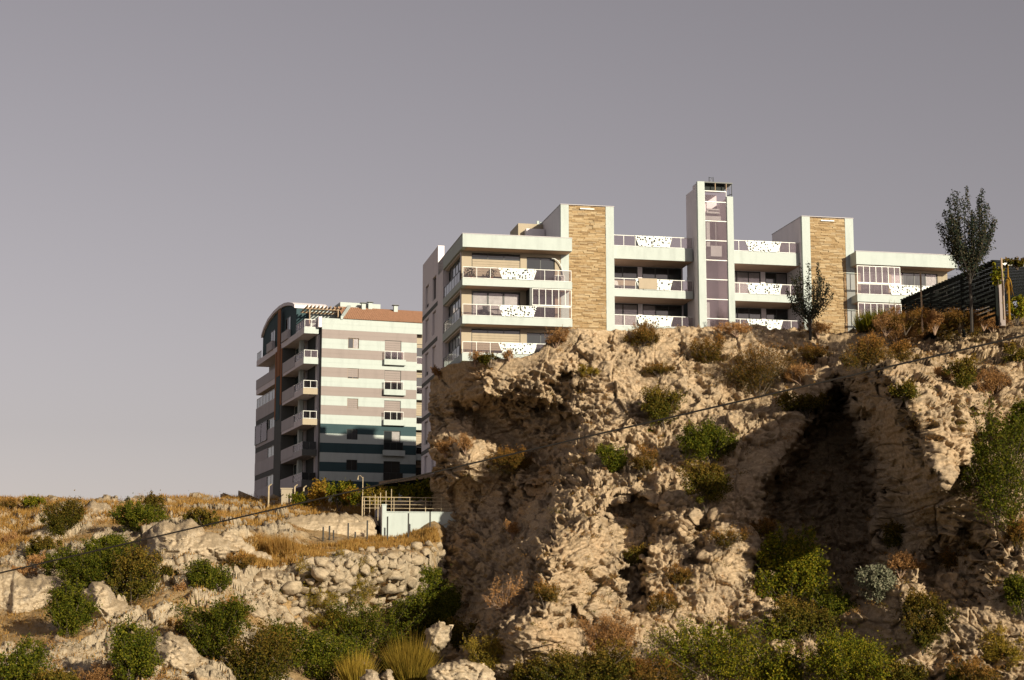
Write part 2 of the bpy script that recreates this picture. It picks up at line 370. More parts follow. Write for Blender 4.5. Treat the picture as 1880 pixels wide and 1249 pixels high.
RIM = np.array([(760, 705), (792, 698), (803, 682), (820, 669), (845, 664), (900, 660), (960, 655), (990, 646), (1008, 622), (1030, 606), (1055, 602), (1100, 606), (1150, 604), (1210, 600), (1280, 597),
                (1350, 598), (1450, 604), (1530, 608), (1570, 605), (1640, 606), (1700, 604), (1770, 598), (1810, 590), (1850, 580), (1900, 578), (2500, 560)], float)

def poly_sd(px, py, poly):
    """signed distance to a polygon, positive inside"""
    A = np.array(poly, float); Bp = np.roll(A, -1, 0); d = np.full(px.shape, 1e9); ins = np.zeros(px.shape, bool)
    for a, b in zip(A, Bp):
        e = b - a; t = np.clip(((px - a[0]) * e[0] + (py - a[1]) * e[1]) / (e @ e), 0, 1)
        d = np.minimum(d, np.hypot(px - a[0] - t * e[0], py - a[1] - t * e[1]))
        c = ((a[1] > py) != (b[1] > py)) & (px < (b[0] - a[0]) * (py - a[1]) / (b[1] - a[1] + 1e-12) + a[0]); ins ^= c
    return np.where(ins, d, -d)

HOLLOWS = [([(1112, 925), (1165, 902), (1208, 930), (1212, 985), (1180, 1030), (1198, 1090), (1165, 1140), (1122, 1120), (1142, 1040), (1128, 985)], 4.5, 16),
           ([(828, 745), (900, 728), (1000, 742), (1058, 765), (1045, 830), (960, 850), (880, 805)], 2.4, 20),
           ([(925, 895), (1000, 885), (1012, 960), (985, 1015), (930, 1010)], 2.2, 18),
           ([(985, 1128), (1050, 1120), (1078, 1142), (1010, 1158)], 1.8, 10),
           ([(1530, 705), (1585, 705), (1600, 800), (1628, 900), (1618, 1000), (1595, 1090), (1500, 1125), (1405, 1095), (1385, 995), (1412, 885), (1478, 795)], 9.5, 34),
           ([(1602, 692), (1655, 655), (1760, 645), (1805, 720), (1790, 840), (1730, 905), (1690, 850), (1655, 745)], -4.5, 16),
           ([(1690, 1015), (1790, 965), (1832, 1010), (1800, 1110), (1700, 1130)], 2.6, 22),
           ([(1010, 690), (1050, 680), (1062, 720), (1040, 760), (1015, 740)], 1.8, 12),
           ([(1255, 960), (1300, 945), (1312, 1000), (1280, 1040), (1256, 1010)], 1.6, 12)]
def rock_relief(P, amp=1.0):
    """height of weathered rock above its mean face, in metres"""
    w = np.stack([pn(P / 2.2 + 9), pn(P / 2.2 + 31), pn(P / 2.2 + 57)], 1) * 0.32
    Q = P + w
    S = Q * np.array([1, 1, 1.7]) + np.array([0, 0, 0.25]) * Q[:, :1]           # bedding: flattened, slightly tilted
    big = pn(Q / 6.5) * 1.3 + pn(Q / 2.9 + 19) * 0.55
    f1, e1 = facets(S * np.array([1.15, 1, 0.8]) / 3.0 + 5); f2, e2 = facets(S / 1.25 + 40)
    blk = f1 * 0.50 - sstep(0.05, 0.0, e1) * 0.20                               # masses with open joints
    mid = f2 * 0.14
    lam = pn(S * np.array([0.5, 0.5, 2.1]) + 33) * 0.16                          # thin beds
    rough = sstep(-0.30, 0.22, pn(P / 3.6 + 70))
    grain = (pn(Q / np.array([0.58, 0.58, 0.42]) + 3) * 0.20 + pn(Q / np.array([0.30, 0.30, 0.22]) + 23) * 0.17 + pn(Q / 0.155 + 53) * 0.09) * (0.55 + 0.6 * rough)
    bed = S[:, 2] / 1.7 + pn(P / np.array([3.5, 3.5, 9]) + 61) * 1.3             # undercut beds
    led = ((bed - np.floor(bed)) ** 2.0 - 0.33) * 0.60 * sstep(-0.15, 0.3, pn(P / 6.0 + 80))
    pit = -sstep(0.20, 0.30, pn(Q / np.array([1.15, 1.15, 0.55]) + 41)) * 0.75 * (0.15 + 0.85 * rough)
    hole = -sstep(0.14, 0.26, pn(Q / np.array([0.46, 0.46, 0.25]) + 141)) * 0.36 * (0.3 + 0.7 * rough)
    return amp * (big + blk + led + mid + lam + pit + hole + grain)

def grid_faces(nr, nc):
    i = np.arange(nr * nc).reshape(nr, nc)
    return np.stack([i[:-1, :-1], i[1:, :-1], i[1:, 1:], i[:-1, 1:]], -1).reshape(-1, 4)

def cliff():
    xs = np.concatenate([np.arange(790, 1905, 1.35), np.arange(1910, 2500, 14)])
    nr = 500; t = np.linspace(0, 1, nr)
    top = np.interp(xs, RIM[:, 0], RIM[:, 1])
    top = top + 3.5 * pn(np.stack([xs / 37, xs * 0, xs * 0], 1)) + 2 * pn(np.stack([xs / 11, xs * 0, xs * 0 + 4], 1))
    PX = np.broadcast_to(xs, (nr, len(xs))); PY = top[None] + (1315 - top[None]) * t[:, None]
    D = cliff_depth(PX, PY)
    q = np.stack([PX.ravel() / 26, PY.ravel() / 26, PX.ravel() * 0], 1); wob = pn(q).reshape(D.shape) * 13 + pn(q * 2.6 + 7).reshape(D.shape) * 7
    for poly, dp, soft in HOLLOWS: D = D + dp * sstep(-soft * 0.4, soft, poly_sd(PX, PY, poly) + wob)
    P = at(PX, PY, D)
    du = np.gradient(P, axis=1); dv = np.gradient(P, axis=0); N = nrm(np.cross(du, dv)); N *= np.where(N[..., 1:2] > 0, -1, 1)
    h = rock_relief(P.reshape(-1, 3) * np.array([1, 0.35, 1])).reshape(D.shape)
    h = h * np.minimum(1, 0.35 + t[:, None] * 8)                       # rounder near the rim
    N = nrm(0.3 * N + np.array([0.0, -0.8, 0.0]))
    P = P + N * h[..., None]
    base = P.copy()
    # the flank behind the left edge and the plateau behind the rim
    left = np.stack([P[:, 0] + np.array([0.15 * k, 1.0 * k, 0]) for k in (80, 30, 10, 3, 0.8)], 1)
    P = np.concatenate([left, P], 1)
    back = np.stack([P[0] + np.array([0.0, k, 0.02 * k]) for k in (180, 60, 20, 6, 2, 0.7)], 0)
    P = np.concatenate([back, P], 0)
    me = mesh_np('cliff', P.reshape(-1, 3), grid_faces(*P.shape[:2]), False)
    tag(link('cliff', me, M['rock']), kind='structure')
    return xs, top, base
CLX, CLTOP, CLP = cliff()
def cliff_pt(px, py):
    """point of the displaced cliff under a place of the photograph, nearest sample"""
    j = int(np.argmin(np.abs(CLX - px))); s = CLP[:, j] - np.array([0, 0, CAMZ])
    yy = CY - F * (-s[:, 1] * math.sin(PITCH) + s[:, 2] * math.cos(PITCH)) / (s[:, 1] * math.cos(PITCH) + s[:, 2] * math.sin(PITCH))
    i = int(np.argmin(np.abs(yy - py))); return CLP[i, j].copy()

HILL = [(-200, 1249, 98), (0, 1249, 98), (200, 1249, 97), (400, 1249, 97), (600, 1249, 112), (700, 1249, 120), (800, 1249, 126), (830, 1249, 130), (900, 1249, 140),
        (-200, 1150, 112), (0, 1150, 112), (200, 1150, 109), (400, 1150, 109), (600, 1150, 124), (700, 1160, 130), (780, 1150, 134),
        (-200, 1050, 128), (0, 1050, 127), (200, 1050, 123), (400, 1050, 120), (460, 1120, 118), (560, 1120, 124), (700, 1110, 131.5), (800, 1100, 136), (830, 1100, 142), (900, 1100, 155),
        (450, 1050, 123), (560, 1035, 126), (640, 1016, 130), (720, 1008, 134), (800, 998, 138), (830, 1000, 148), (900, 1000, 160),
        (480, 1015, 131), (560, 1005, 137), (640, 994, 140.5), (700, 994, 142.5), (740, 991, 143.5), (775, 978, 143.6), (800, 965, 143.8),
        (430, 1000, 130), (460, 970, 136), (520, 960, 142), (600, 960, 147), (680, 970, 149), (600, 980, 143), (660, 984, 145), (720, 975, 150), (560, 930, 160), (660, 925, 165), (740, 950, 154), (800, 935, 155), (740, 915, 165), (950, 930, 160),
        (-200, 980, 146), (0, 980, 144), (120, 985, 138), (250, 975, 137), (350, 980, 132), (400, 950, 143),
        (-200, 915, 165), (0, 914, 165), (100, 920, 160), (200, 918, 158), (300, 914, 165), (400, 915, 174), (480, 917, 182)]
hill_depth = tps(HILL, 0.004)
HCREST = np.array([(-400, 918), (0, 914), (60, 916), (150, 922), (230, 922), (300, 914), (400, 914), (470, 918), (540, 920), (600, 922), (700, 920), (1100, 915)], float)
def hillside():
    xs = np.concatenate([np.arange(-420, -20, 14), np.arange(-20, 840, 1.9), np.arange(846, 1100, 14)])
    nr = 240; t = np.linspace(0, 1, nr)
    top = np.interp(xs, HCREST[:, 0], HCREST[:, 1]); PX = np.broadcast_to(xs, (nr, len(xs))); PY = top[None] + (1315 - top[None]) * t[:, None]
    D = hill_depth(PX, PY); P = at(PX, PY, D); sh = D.shape; Q = P.reshape(-1, 3)
    flat = 1 - 0.85 * sstep(0, 1, np.clip(np.minimum((PX - 540) / 40, np.minimum((PY - 925) / 15, (1030 - PY) / 25)), 0, 1)).ravel()   # the levelled terrace
    rocky = sstep(-0.22, 0.06, pn(Q / 5.5 + 50) + 0.35 * pn(Q / 1.6 + 3)) * flat
    f1, e1 = facets(Q * np.array([1, .5, 1.3]) / 1.6 + 5); f2, e2 = facets(Q * np.array([1, .5, 1.3]) / 0.6 + 50)
    rk = f1 * 0.5 - sstep(.1, 0, e1) * .3 + f2 * 0.2 - sstep(.12, 0, e2) * .15 + 0.45 + (np.abs(pn(Q / 0.25)) - .3) * 0.2
    h = pn(Q / 5.0) * 0.45 * flat + (0.3 - np.abs(pn(Q / 1.2 + 8))) * 0.22 * flat + pn(Q / 0.28) * 0.07 + rk * rocky
    h = h.reshape(sh)
    P = P + h[..., None] * np.array([0, -0.8, 0.6])
    base = P.copy()
    back = np.stack([P[0] + np.array([0.0, k, 0.012 * k]) for k in (260, 120, 40, 12, 4, 1.2)], 0)
    P = np.concatenate([back, P], 0)
    me = mesh_np('hillside', P.reshape(-1, 3), grid_faces(*P.shape[:2]))
    attr(me, 'rocky', np.concatenate([np.zeros(6 * sh[1]), rocky]))
    tag(link('hillside', me, M['slope']), kind='structure')
    return xs, base
HX, HP = hillside()
def hill_pt(px, py):
    j = int(np.argmin(np.abs(HX - px))); s = HP[:, j] - np.array([0, 0, CAMZ])
    yy = CY - F * (-s[:, 1] * math.sin(PITCH) + s[:, 2] * math.cos(PITCH)) / (s[:, 1] * math.cos(PITCH) + s[:, 2] * math.sin(PITCH))
    i = int(np.argmin(np.abs(yy - py))); return HP[i, j].copy()

def outcrop(label, poly, bulge, amp=0.55, depth=None, step=1.7, grooves=0.0, m='rock_pale', name='rock_outcrop', group='pale rock outcrops on the hillside', soft=None):
    """a body of rock standing out of the slope, closed at its rim by sinking into the slope"""
    A = np.array(poly, float); x0, y0 = A.min(0) - 8; x1, y1 = A.max(0) + 8
    xs = np.arange(x0, x1, step); ys = np.arange(y0, y1, step); PX, PY = np.meshgrid(xs, ys)
    q = np.stack([PX.ravel() / 16, PY.ravel() / 16, PX.ravel() * 0 + x0], 1)
    wob = pn(q).reshape(PX.shape) * 5 + pn(q * 2.7 + 7).reshape(PX.shape) * 2.5
    sd = poly_sd(PX, PY, poly) + wob
    base = (hill_depth if depth is None else (lambda a, b: depth + 0 * a))(PX, PY)
    c = (A.mean(0)); soft = soft or 0.30 * min(x1 - x0, y1 - y0)
    prof = 1 - np.exp(-np.maximum(sd, 0) / soft * 2.2)
    D0 = base.copy()
    if depth is None: D0 = 0.15 * base + 0.85 * hill_depth(np.full_like(PX, c[0]), np.full_like(PX, c[1]))   # steeper than the slope it stands in
    P0 = at(PX, PY, D0)
    h = rock_relief(P0.reshape(-1, 3) * 1.15 + x0, amp).reshape(PX.shape)
    if grooves:
        g = pn(np.stack([P0[..., 0].ravel() / 1.3 + P0[..., 2].ravel() * .12, P0[..., 2].ravel() / 9, P0[..., 0].ravel() * 0], 1)).reshape(PX.shape)
        h = h - grooves * sstep(0.05, 0.4, g)
    D = D0 + 0.7 - bulge * prof - h * np.clip(prof * 1.6, 0, 1)
    D = np.where(sd < 0, base + 1.6, np.minimum(D, base + 1.2))
    P = at(PX, PY, D)
    nr, nc = PX.shape; fq = grid_faces(nr, nc); keep = (sd.ravel()[fq] > -2.5).all(1); fq = fq[keep]
    used = np.unique(fq); mp = -np.ones(nr * nc, int); mp[used] = np.arange(len(used))
    V = P.reshape(-1, 3)[used]; o = V.mean(0); o[2] = V[:, 2].min()
    me = mesh_np(name, V - o, mp[fq]); ob = link(name, me, M[m]); ob.location = o
    return tag(ob, label, 'rock', group)

OUTCROPS = [
    ('pale slab of rock leaning on the skyline beside a round green bush', [(152, 935), (165, 920), (195, 922), (212, 950), (232, 978), (222, 990), (185, 988), (160, 965)], 2.0, 0.35, 0),
    ('small pale block behind the leaning slab on the skyline', [(172, 920), (188, 911), (214, 913), (216, 928), (196, 934), (180, 928)], 1.2, 0.3, 0),
    ('low tilted pale outcrop with a bush growing against it, far left', [(24, 1008), (60, 975), (100, 962), (122, 985), (118, 1008), (80, 1000), (45, 1018)], 1.6, 0.4, 0),
    ('largest pale outcrop crossed by the black cable, its left side a straight cliff', [(262, 1020), (275, 975), (300, 953), (318, 962), (350, 952), (375, 975), (410, 985), (440, 1010), (415, 1030), (380, 1040), (372, 1075), (345, 1105), (290, 1112), (260, 1085), (256, 1050)], 3.2, 0.5, 0),
    ('smooth fluted cliff with dark water grooves at the left edge', [(-40, 1050), (20, 1042), (48, 1060), (80, 1055), (130, 1062), (128, 1080), (100, 1100), (92, 1130), (62, 1165), (40, 1178), (-40, 1190)], 3.0, 0.3, 1.0),
    ('upright pale crag between two dark green bushes', [(152, 1085), (170, 1066), (200, 1070), (212, 1095), (246, 1112), (252, 1135), (225, 1150), (212, 1180), (190, 1195), (168, 1180), (170, 1150), (152, 1120)], 2.8, 0.5, 0.3),
    ('broken pale rock at the foot of the slope below the fluted cliff', [(70, 1190), (105, 1168), (150, 1180), (185, 1200), (190, 1230), (150, 1249), (100, 1240), (60, 1210)], 2.0, 0.55, 0),
    ('ribbed pale crag with vertical clefts at the bottom edge', [(272, 1180), (310, 1160), (345, 1172), (362, 1200), (400, 1215), (405, 1275), (280, 1275), (268, 1220)], 2.5, 0.5, 0.9),
    ('knobbly pale rock at the left end of the stone embankment', [(380, 990), (415, 975), (440, 985), (470, 1010), (500, 1020), (506, 1040), (470, 1042), (430, 1065), (395, 1060), (372, 1030)], 1.6, 0.45, 0),
    ('flat overhanging ledge rock above dark gaps in the embankment', [(455, 1058), (480, 1046), (530, 1046), (542, 1062), (520, 1078), (490, 1080), (462, 1076)], 2.0, 0.35, 0),
    ('curved rock wrapping the left end of the rubble embankment', [(428, 1070), (440, 1052), (462, 1060), (470, 1085), (500, 1092), (490, 1106), (450, 1100), (430, 1090)], 1.6, 0.4, 0),
    ('pale earth bank with rock layers below the hedge', [(470, 985), (480, 965), (540, 948), (600, 942), (660, 945), (692, 950), (690, 985), (640, 992), (590, 996), (560, 1000), (510, 985)], 1.0, 0.25, 0),
]
for lab, poly, bul, amp, gr in OUTCROPS: outcrop(lab, poly, bul * 1.35, amp, None, 1.7, gr)
outcrop('rough boulder lying in the shade at the foot of the tall cliff', [(778, 1180), (785, 1155), (808, 1143), (830, 1150), (826, 1180), (806, 1200), (784, 1200)], 1.6, 0.4, 112.0, group='boulders at the foot of the cliff', name='boulder')
outcrop('wide boulder cut by the bottom edge below the spiky grass', [(782, 1240), (800, 1222), (850, 1212), (895, 1222), (910, 1245), (900, 1270), (790, 1270)], 1.5, 0.4, 104.0, group='boulders at the foot of the cliff', name='boulder')
outcrop('small rounded boulder on the bottom edge left of the spiky grass', [(662, 1245), (672, 1232), (690, 1232), (700, 1248), (694, 1265), (668, 1265)], 0.8, 0.2, 101.0, group='boulders at the foot of the cliff', name='boulder')
outcrop('smallest boulder on the bottom edge under the spiky grass', [(702, 1244), (710, 1230), (722, 1234), (724, 1250), (716, 1262), (704, 1260)], 0.6, 0.15, 101.0, group='boulders at the foot of the cliff', name='boulder')

# stone embankment: every stone its own piece
def stone_proto(seed):
    bm = bmesh.new(); bmesh.ops.create_icosphere(bm, subdivisions=3, radius=0.5)
    V = np.array([v.co[:] for v in bm.verts], np.float32); r = random.Random(seed); f = [[v.index for v in p.verts] for p in bm.faces]; bm.free()
    D = V / np.linalg.norm(V, axis=1)[:, None]
    rad = np.full(len(D), 0.60)
    for _ in range(16):                                                  # facets
        n = np.array([r.gauss(0, 1) for _ in range(3)]); n /= np.linalg.norm(n); c = r.uniform(0.30, 0.44)
        dd = D @ n; rad = np.minimum(rad, np.where(dd > 0.2, c / np.maximum(dd, 0.2), 9))
    rad += pn(D * 2.2 + seed * 3.7) * 0.03 + pn(D * 7 + seed) * 0.025
    return mesh_np('stone', D * rad[:, None], f, False)
PROTO_STONES = [stone_proto(s) for s in range(12)]
for me in PROTO_STONES: me.materials.append(M['stone'])
EMB = [(452, 1085), (470, 1062), (540, 1050), (560, 1030), (600, 1022), (650, 1010), (700, 1010), (740, 1003), (815, 992), (815, 1105), (760, 1120), (700, 1120), (660, 1128), (600, 1140), (560, 1150), (500, 1150), (455, 1130)]
emb = thing('rubble_embankment', 'bank of loose pale boulders piled below the golden grass terrace', 'embankment', tuple(hill_pt(620, 1130)))
def embankment():
    r = random.Random(4); placed = []
    sizes = [r.uniform(24, 34) for _ in range(16)] + [r.uniform(16, 24) for _ in range(90)] + [r.uniform(10, 15) for _ in range(260)]
    A = np.array(EMB, float)
    for s in sizes:
        for _ in range(40):
            x = r.uniform(452, 812); y = r.uniform(995, 1150)
            if poly_sd(np.array([x]), np.array([y]), EMB)[0] < s * 0.15: continue
            if all(math.hypot((x - a), (y - b) * 1.25) > 0.43 * (s + c) for a, b, c in placed):
                placed.append((x, y, s)); break
    loc = np.array(emb.location)
    for x, y, s in placed[:298]:
        p = hill_pt(x, y); k = s / 26.0
        o = link('stone', PROTO_STONES[r.randrange(12)], None, emb)
        o.location = tuple(p + np.array([0, -0.18 * k, 0.05]) - loc)
        o.scale = (1.35 * k * r.uniform(.9, 1.25), 1.2 * k, 1.2 * k * r.uniform(.65, .95))
        o.rotation_euler = (r.uniform(-.5, .5), r.uniform(-.5, .5), r.uniform(0, 6.28))
embankment()
# ------------------------------------------------------------------ white apartment building on the cliff
def cells(mb, u0, u1, z0, z1, a, b, holes, plane='v'):
    """a wall sheet from a to b deep with rectangular openings left free"""
    us = sorted({u0, u1, *[min(max(h[k], u0), u1) for h in holes for k in (0, 1)]}); zs = sorted({z0, z1, *[min(max(h[k], z0), z1) for h in holes for k in (2, 3)]})
    for j in range(len(zs) - 1):
        run = None
        for i in range(len(us)):
            free = True
            if i < len(us) - 1:
                cu, cz = (us[i] + us[i + 1]) / 2, (zs[j] + zs[j + 1]) / 2
                free = any(h[0] < cu < h[1] and h[2] < cz < h[3] for h in holes)
            if not free and run is None: run = us[i]
            if free and run is not None:
                if plane == 'v': mb.box(run, us[i], a, b, zs[j], zs[j + 1])
                else: mb.box(a, b, run, us[i], zs[j], zs[j + 1])
                run = None
    return mb

def window(root, dz, u0, u1, z0, z1, v, n=2, frame='frame_white', glass='glass', curtain=None, fw=0.06, shutter=0.0, plane='v', shutter_mat='shutter', depth=0.08):
    """one window: frame with its panes, blind and curtain; v is the plane of the frame's face (plane 'u': seen from the left)"""
    fb = MB(dz)
    def bx(mb, a0, a1, c0, c1, d0, d1):
        return mb.box(a0, a1, v + d0, v + d1, c0, c1) if plane == 'v' else mb.box(v + d0, v + d1, a0, a1, c0, c1)
    bx(fb, u0, u0 + fw, z0, z1, 0, depth); bx(fb, u1 - fw, u1, z0, z1, 0, depth)
    bx(fb, u0 + fw, u1 - fw, z0, z0 + fw, 0, depth); bx(fb, u0 + fw, u1 - fw, z1 - fw, z1, 0, depth)
    w = (u1 - u0 - fw) / n
    for k in range(1, n): bx(fb, u0 + w * k, u0 + w * k + fw, z0 + fw, z1 - fw, 0.005, depth - 0.005)
    win = fb.build('window', M[frame], root)
    for k in range(n):
        cl = curtain and (curtain == 'all' or k in curtain)
        bx(MB(dz), u0 + fw + w * k, u0 + w * (k + 1), z0 + fw, z1 - fw, 0.03, 0.045).build('pane', M['window_clear' if cl else glass], win)
        if cl: bx(MB(dz), u0 + fw + w * k, u0 + w * (k + 1), z0 + fw, z1 - fw - 0.02, 0.055, 0.075).build('curtain', M['curtain'], win)
    if shutter > 0:
        sb = MB(dz); zz = z1 - fw; hgt = (z1 - z0) * shutter; rows = max(3, int(hgt / 0.22))
        for k in range(rows):
            bx(sb, u0 + fw, u1 - fw, zz - hgt * (k + 1) / rows + 0.015, zz - hgt * k / rows, 0.0 - 0.004, 0.025)
        sb.build('roller_shutter', M[shutter_mat], win)
    return win

def railing(root, dz, u0, u1, z0, z1, v, n, perf=None, plane='v', glass='clear', frame='frame_white'):
    fb = MB(dz)
    def bx(mb, a0, a1, c0, c1, d0, d1):
        return mb.box(a0, a1, v + d0, v + d1, c0, c1) if plane == 'v' else mb.box(v + d0, v + d1, a0, a1, c0, c1)
    bx(fb, u0, u1, z1 - 0.05, z1, 0, 0.06); bx(fb, u0, u1, z0 + 0.03, z0 + 0.07, 0.01, 0.05)
    w = (u1 - u0) / n
    for k in range(n + 1): bx(fb, min(u0 + w * k, u1 - 0.04), min(u0 + w * k, u1 - 0.04) + 0.04, z0, z1 - 0.05, 0.01, 0.05)
    r = fb.build('railing', M[frame], root)
    for k in range(n):
        behind = perf and u0 + w * k > perf[0] - 0.3 * w and u0 + w * (k + 1) < perf[1] + 0.3 * w
        bx(MB(dz), u0 + w * k + 0.05, u0 + w * (k + 1) - 0.01, z0 + 0.07, z1 - 0.05, 0.022, 0.036).build('glass_panel', M['glass' if behind else glass], r)
    if perf:
        a, b, c, d = perf; pb = MB(dz)
        pb.hexa([(c, v - 0.05, z0 + 0.04), (d, v - 0.05, z0 + 0.04), (d, v - 0.03, z0 + 0.04), (c, v - 0.03, z0 + 0.04),
                 (a, v - 0.05, z1), (b, v - 0.05, z1), (b, v - 0.03, z1), (a, v - 0.03, z1)])
        pb.build('perforated_panel', M['perf'], r)
    return r

MO = at(849.5, 428, 141.0); MA = math.radians(11.5); MZ = 17.0; ZB = 24.6
mb_root = thing('apartment_building', 'white apartment block with stone clad towers and glass lift standing on the cliff', 'building', (float(MO[0]), float(MO[1]), MZ), MA)
def P_(name, m, *boxes, parent=None):
    b = MB(MZ)
    for q in boxes: b.box(*q)
    return b.build(name, M[m], parent or mb_root)

# ---- left wing
LV = [(35.03, 36.10), (31.90, 32.48), (28.80, 29.45), (25.80, 26.42)]          # bottoms and tops of the slabs
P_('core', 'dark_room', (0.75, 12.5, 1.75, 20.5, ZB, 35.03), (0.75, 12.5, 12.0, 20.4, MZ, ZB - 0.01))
front_holes = []
for zb, zt in ((32.48, 35.03), (29.45, 31.90), (26.42, 28.80)):
    front_holes += [(1.0, 5.02, zb + 0.02, zt - 0.14), (5.55, 7.9, zb + 0.02, zt - 0.32)]
cells(MB(MZ), 0.18, 8.98, ZB, 35.03, 1.45, 1.70, front_holes).build('front_wall', M['beige'], mb_root)
side_holes = []
for k, (zb, zt) in enumerate(((32.48, 35.03), (29.45, 31.90), (26.42, 28.80))): side_holes.append((2.0, 9.6, zb + 0.0, zt - 0.10))
for k in range(6):
    for va in (13.4, 17.5): side_holes.append((va, va + 1.95, 33.25 - 3.08 * k, 35.33 - 3.08 * k))
sw = MB(MZ); cells(sw, 1.72, 9.7, ZB, 35.03, 0.18, 0.5, side_holes, 'u'); cells(sw, 9.7, 21.2, MZ, 36.10, 0.0, 0.5, side_holes, 'u'); sw.box(0.0, 0.55, 12.4, 21.2, 36.10, 37.72)
sw.build('side_wall', M['pinkish'], mb_root)
P_('back_wall', 'pinkish', (0.5, 42.4, 20.6, 21.1, ZB, 35.0))
for k in range(5): P_('dark_band', 'grey_dark', (-0.03, 0.0, 12.5, 21.15, 32.46 - 3.08 * k, 32.82 - 3.08 * k))
P_('roof_slab', 'white', (0.0, 9.0, 0.0, 12.3, LV[0][0], LV[0][1]))
P_('roof_slab', 'white', (0.56, 9.0, 12.3, 20.6, LV[0][0], 35.9))
P_('roof_flashing', 'grey_panel', (-0.03, 9.03, -0.03, 0.25, 36.10, 36.15), (-0.03, 0.25, 0.25, 12.3, 36.10, 36.15))
for zb, zt in LV[1:]: P_('floor_slab', 'white', (0.0, 9.0, 0.0, 1.45, zb, zt), (0.0, 0.75, 1.45, 9.7, zb, zt))
for zb, _ in LV[:3]: P_('soffit', 'soffit', (0.35, 8.9, 0.10, 1.44, zb - 0.02, zb + 0.001))
for i, (zb, zt) in enumerate(((32.48, 35.03), (29.45, 31.90), (26.42, 28.80))):
    top = zt - 0.14
    if i == 1:
        window(mb_root, MZ, 1.0, 5.02, zb + 0.02, top, 1.52, 3, 'frame_dark', curtain='all', fw=0.14)
        window(mb_root, MZ, 5.55, 7.9, zb + 0.02, zt - 0.32, 1.56, 2, 'frame_dark')
    else:
        window(mb_root, MZ, 1.0, 5.02, zb + 0.02, top, 1.52, 3, 'frame_dark', fw=0.05)
        sh = MB(MZ)
        for k in range(9): sh.box(1.06, 4.96, 1.475, 1.51, zb + 0.05 + k * 0.205, zb + 0.05 + k * 0.205 + 0.19)
        sh.build('roller_shutter', M['shutter'], mb_root)
        window(mb_root, MZ, 5.55, 7.9, zb + 0.02, zt - 0.32, 1.56, 2, 'frame_dark')
    railing(mb_root, MZ, 0.03, 8.95, zt - 2.45 - 0.1 if False else zb, zb + 0.95, 0.04, 8, (2.9, 6.1, 3.25, 5.8))
    railing(mb_root, MZ, 1.75, 9.6, zb, zb + 0.95, 0.06, 6, plane='u', glass='glass', frame='frame_dark')
    w = window(mb_root, MZ, 3.0, 8.6, zb + 0.05, zt - 0.12, 0.40, 4, 'frame_dark', 'glass_teal', plane='u', fw=0.09)
    P_('side_curtain', 'grey_panel', (0.30, 0.34, 2.05, 2.9, zb + 0.02, zt - 0.12))
arch = MB(MZ)                                                                    # curved bracket on the upper balcony
arch.tube([(7.6 + 0.95 * math.sin(t), 1.25, 33.2 + 1.45 * math.cos(t)) for t in [math.pi / 2 * k / 8 for k in range(9)]], 0.05, 6); arch.build('arched_bracket', M['frame_white'], mb_root)
for k in range(6):
    for va in (13.4, 17.5): window(mb_root, MZ, va, va + 1.95, 33.25 - 3.08 * k, 35.33 - 3.08 * k, 0.16, 1, 'frame_dark', 'glass' if (k + int(va)) % 3 else 'glass_teal', plane='u', fw=0.07, shutter=0.0 if (k == 0 and va < 14) else (0.9 if k % 2 else 0.75), shutter_mat='pinkish')
def enclosure(u0, u1, z0, z1, n):
    f = MB(MZ); f.box(u0, u1, 0.03, 0.09, z0, z0 + 0.09); f.box(u0, u1, 0.03, 0.09, z1 - 0.06, z1)
    w = (u1 - u0) / n
    for k in range(n + 1): f.box(min(u0 + w * k, u1 - 0.05), min(u0 + w * k, u1 - 0.05) + 0.05, 0.032, 0.088, z0 + 0.09, z1 - 0.06)
    e = f.build('balcony_glazing', M['frame_white'], mb_root)
    for k in range(n): P_('pane', 'shaft', (u0 + w * k + 0.055, u0 + w * (k + 1) - 0.005, 0.05, 0.065, z0 + 0.09, z1 - 0.06), parent=e)
    return e
enclosure(5.7, 8.95, 30.45, 31.86, 6)
P_('glazing_end', 'frame_dark', (5.5, 5.68, 0.06, 1.42, 29.5, 31.88))
P_('roof_box', 'beige', (6.2, 8.38, 8.0, 11.5, 36.12, 39.0)); P_('roof_vent', 'white', (7.9, 8.1, 8.3, 8.5, 39.0, 39.35), (8.2, 8.33, 8.3, 8.5, 39.0, 39.25))
P_('roof_box', 'pinkish', (6.75, 8.35, 7.2, 7.98, 36.12, 38.4))

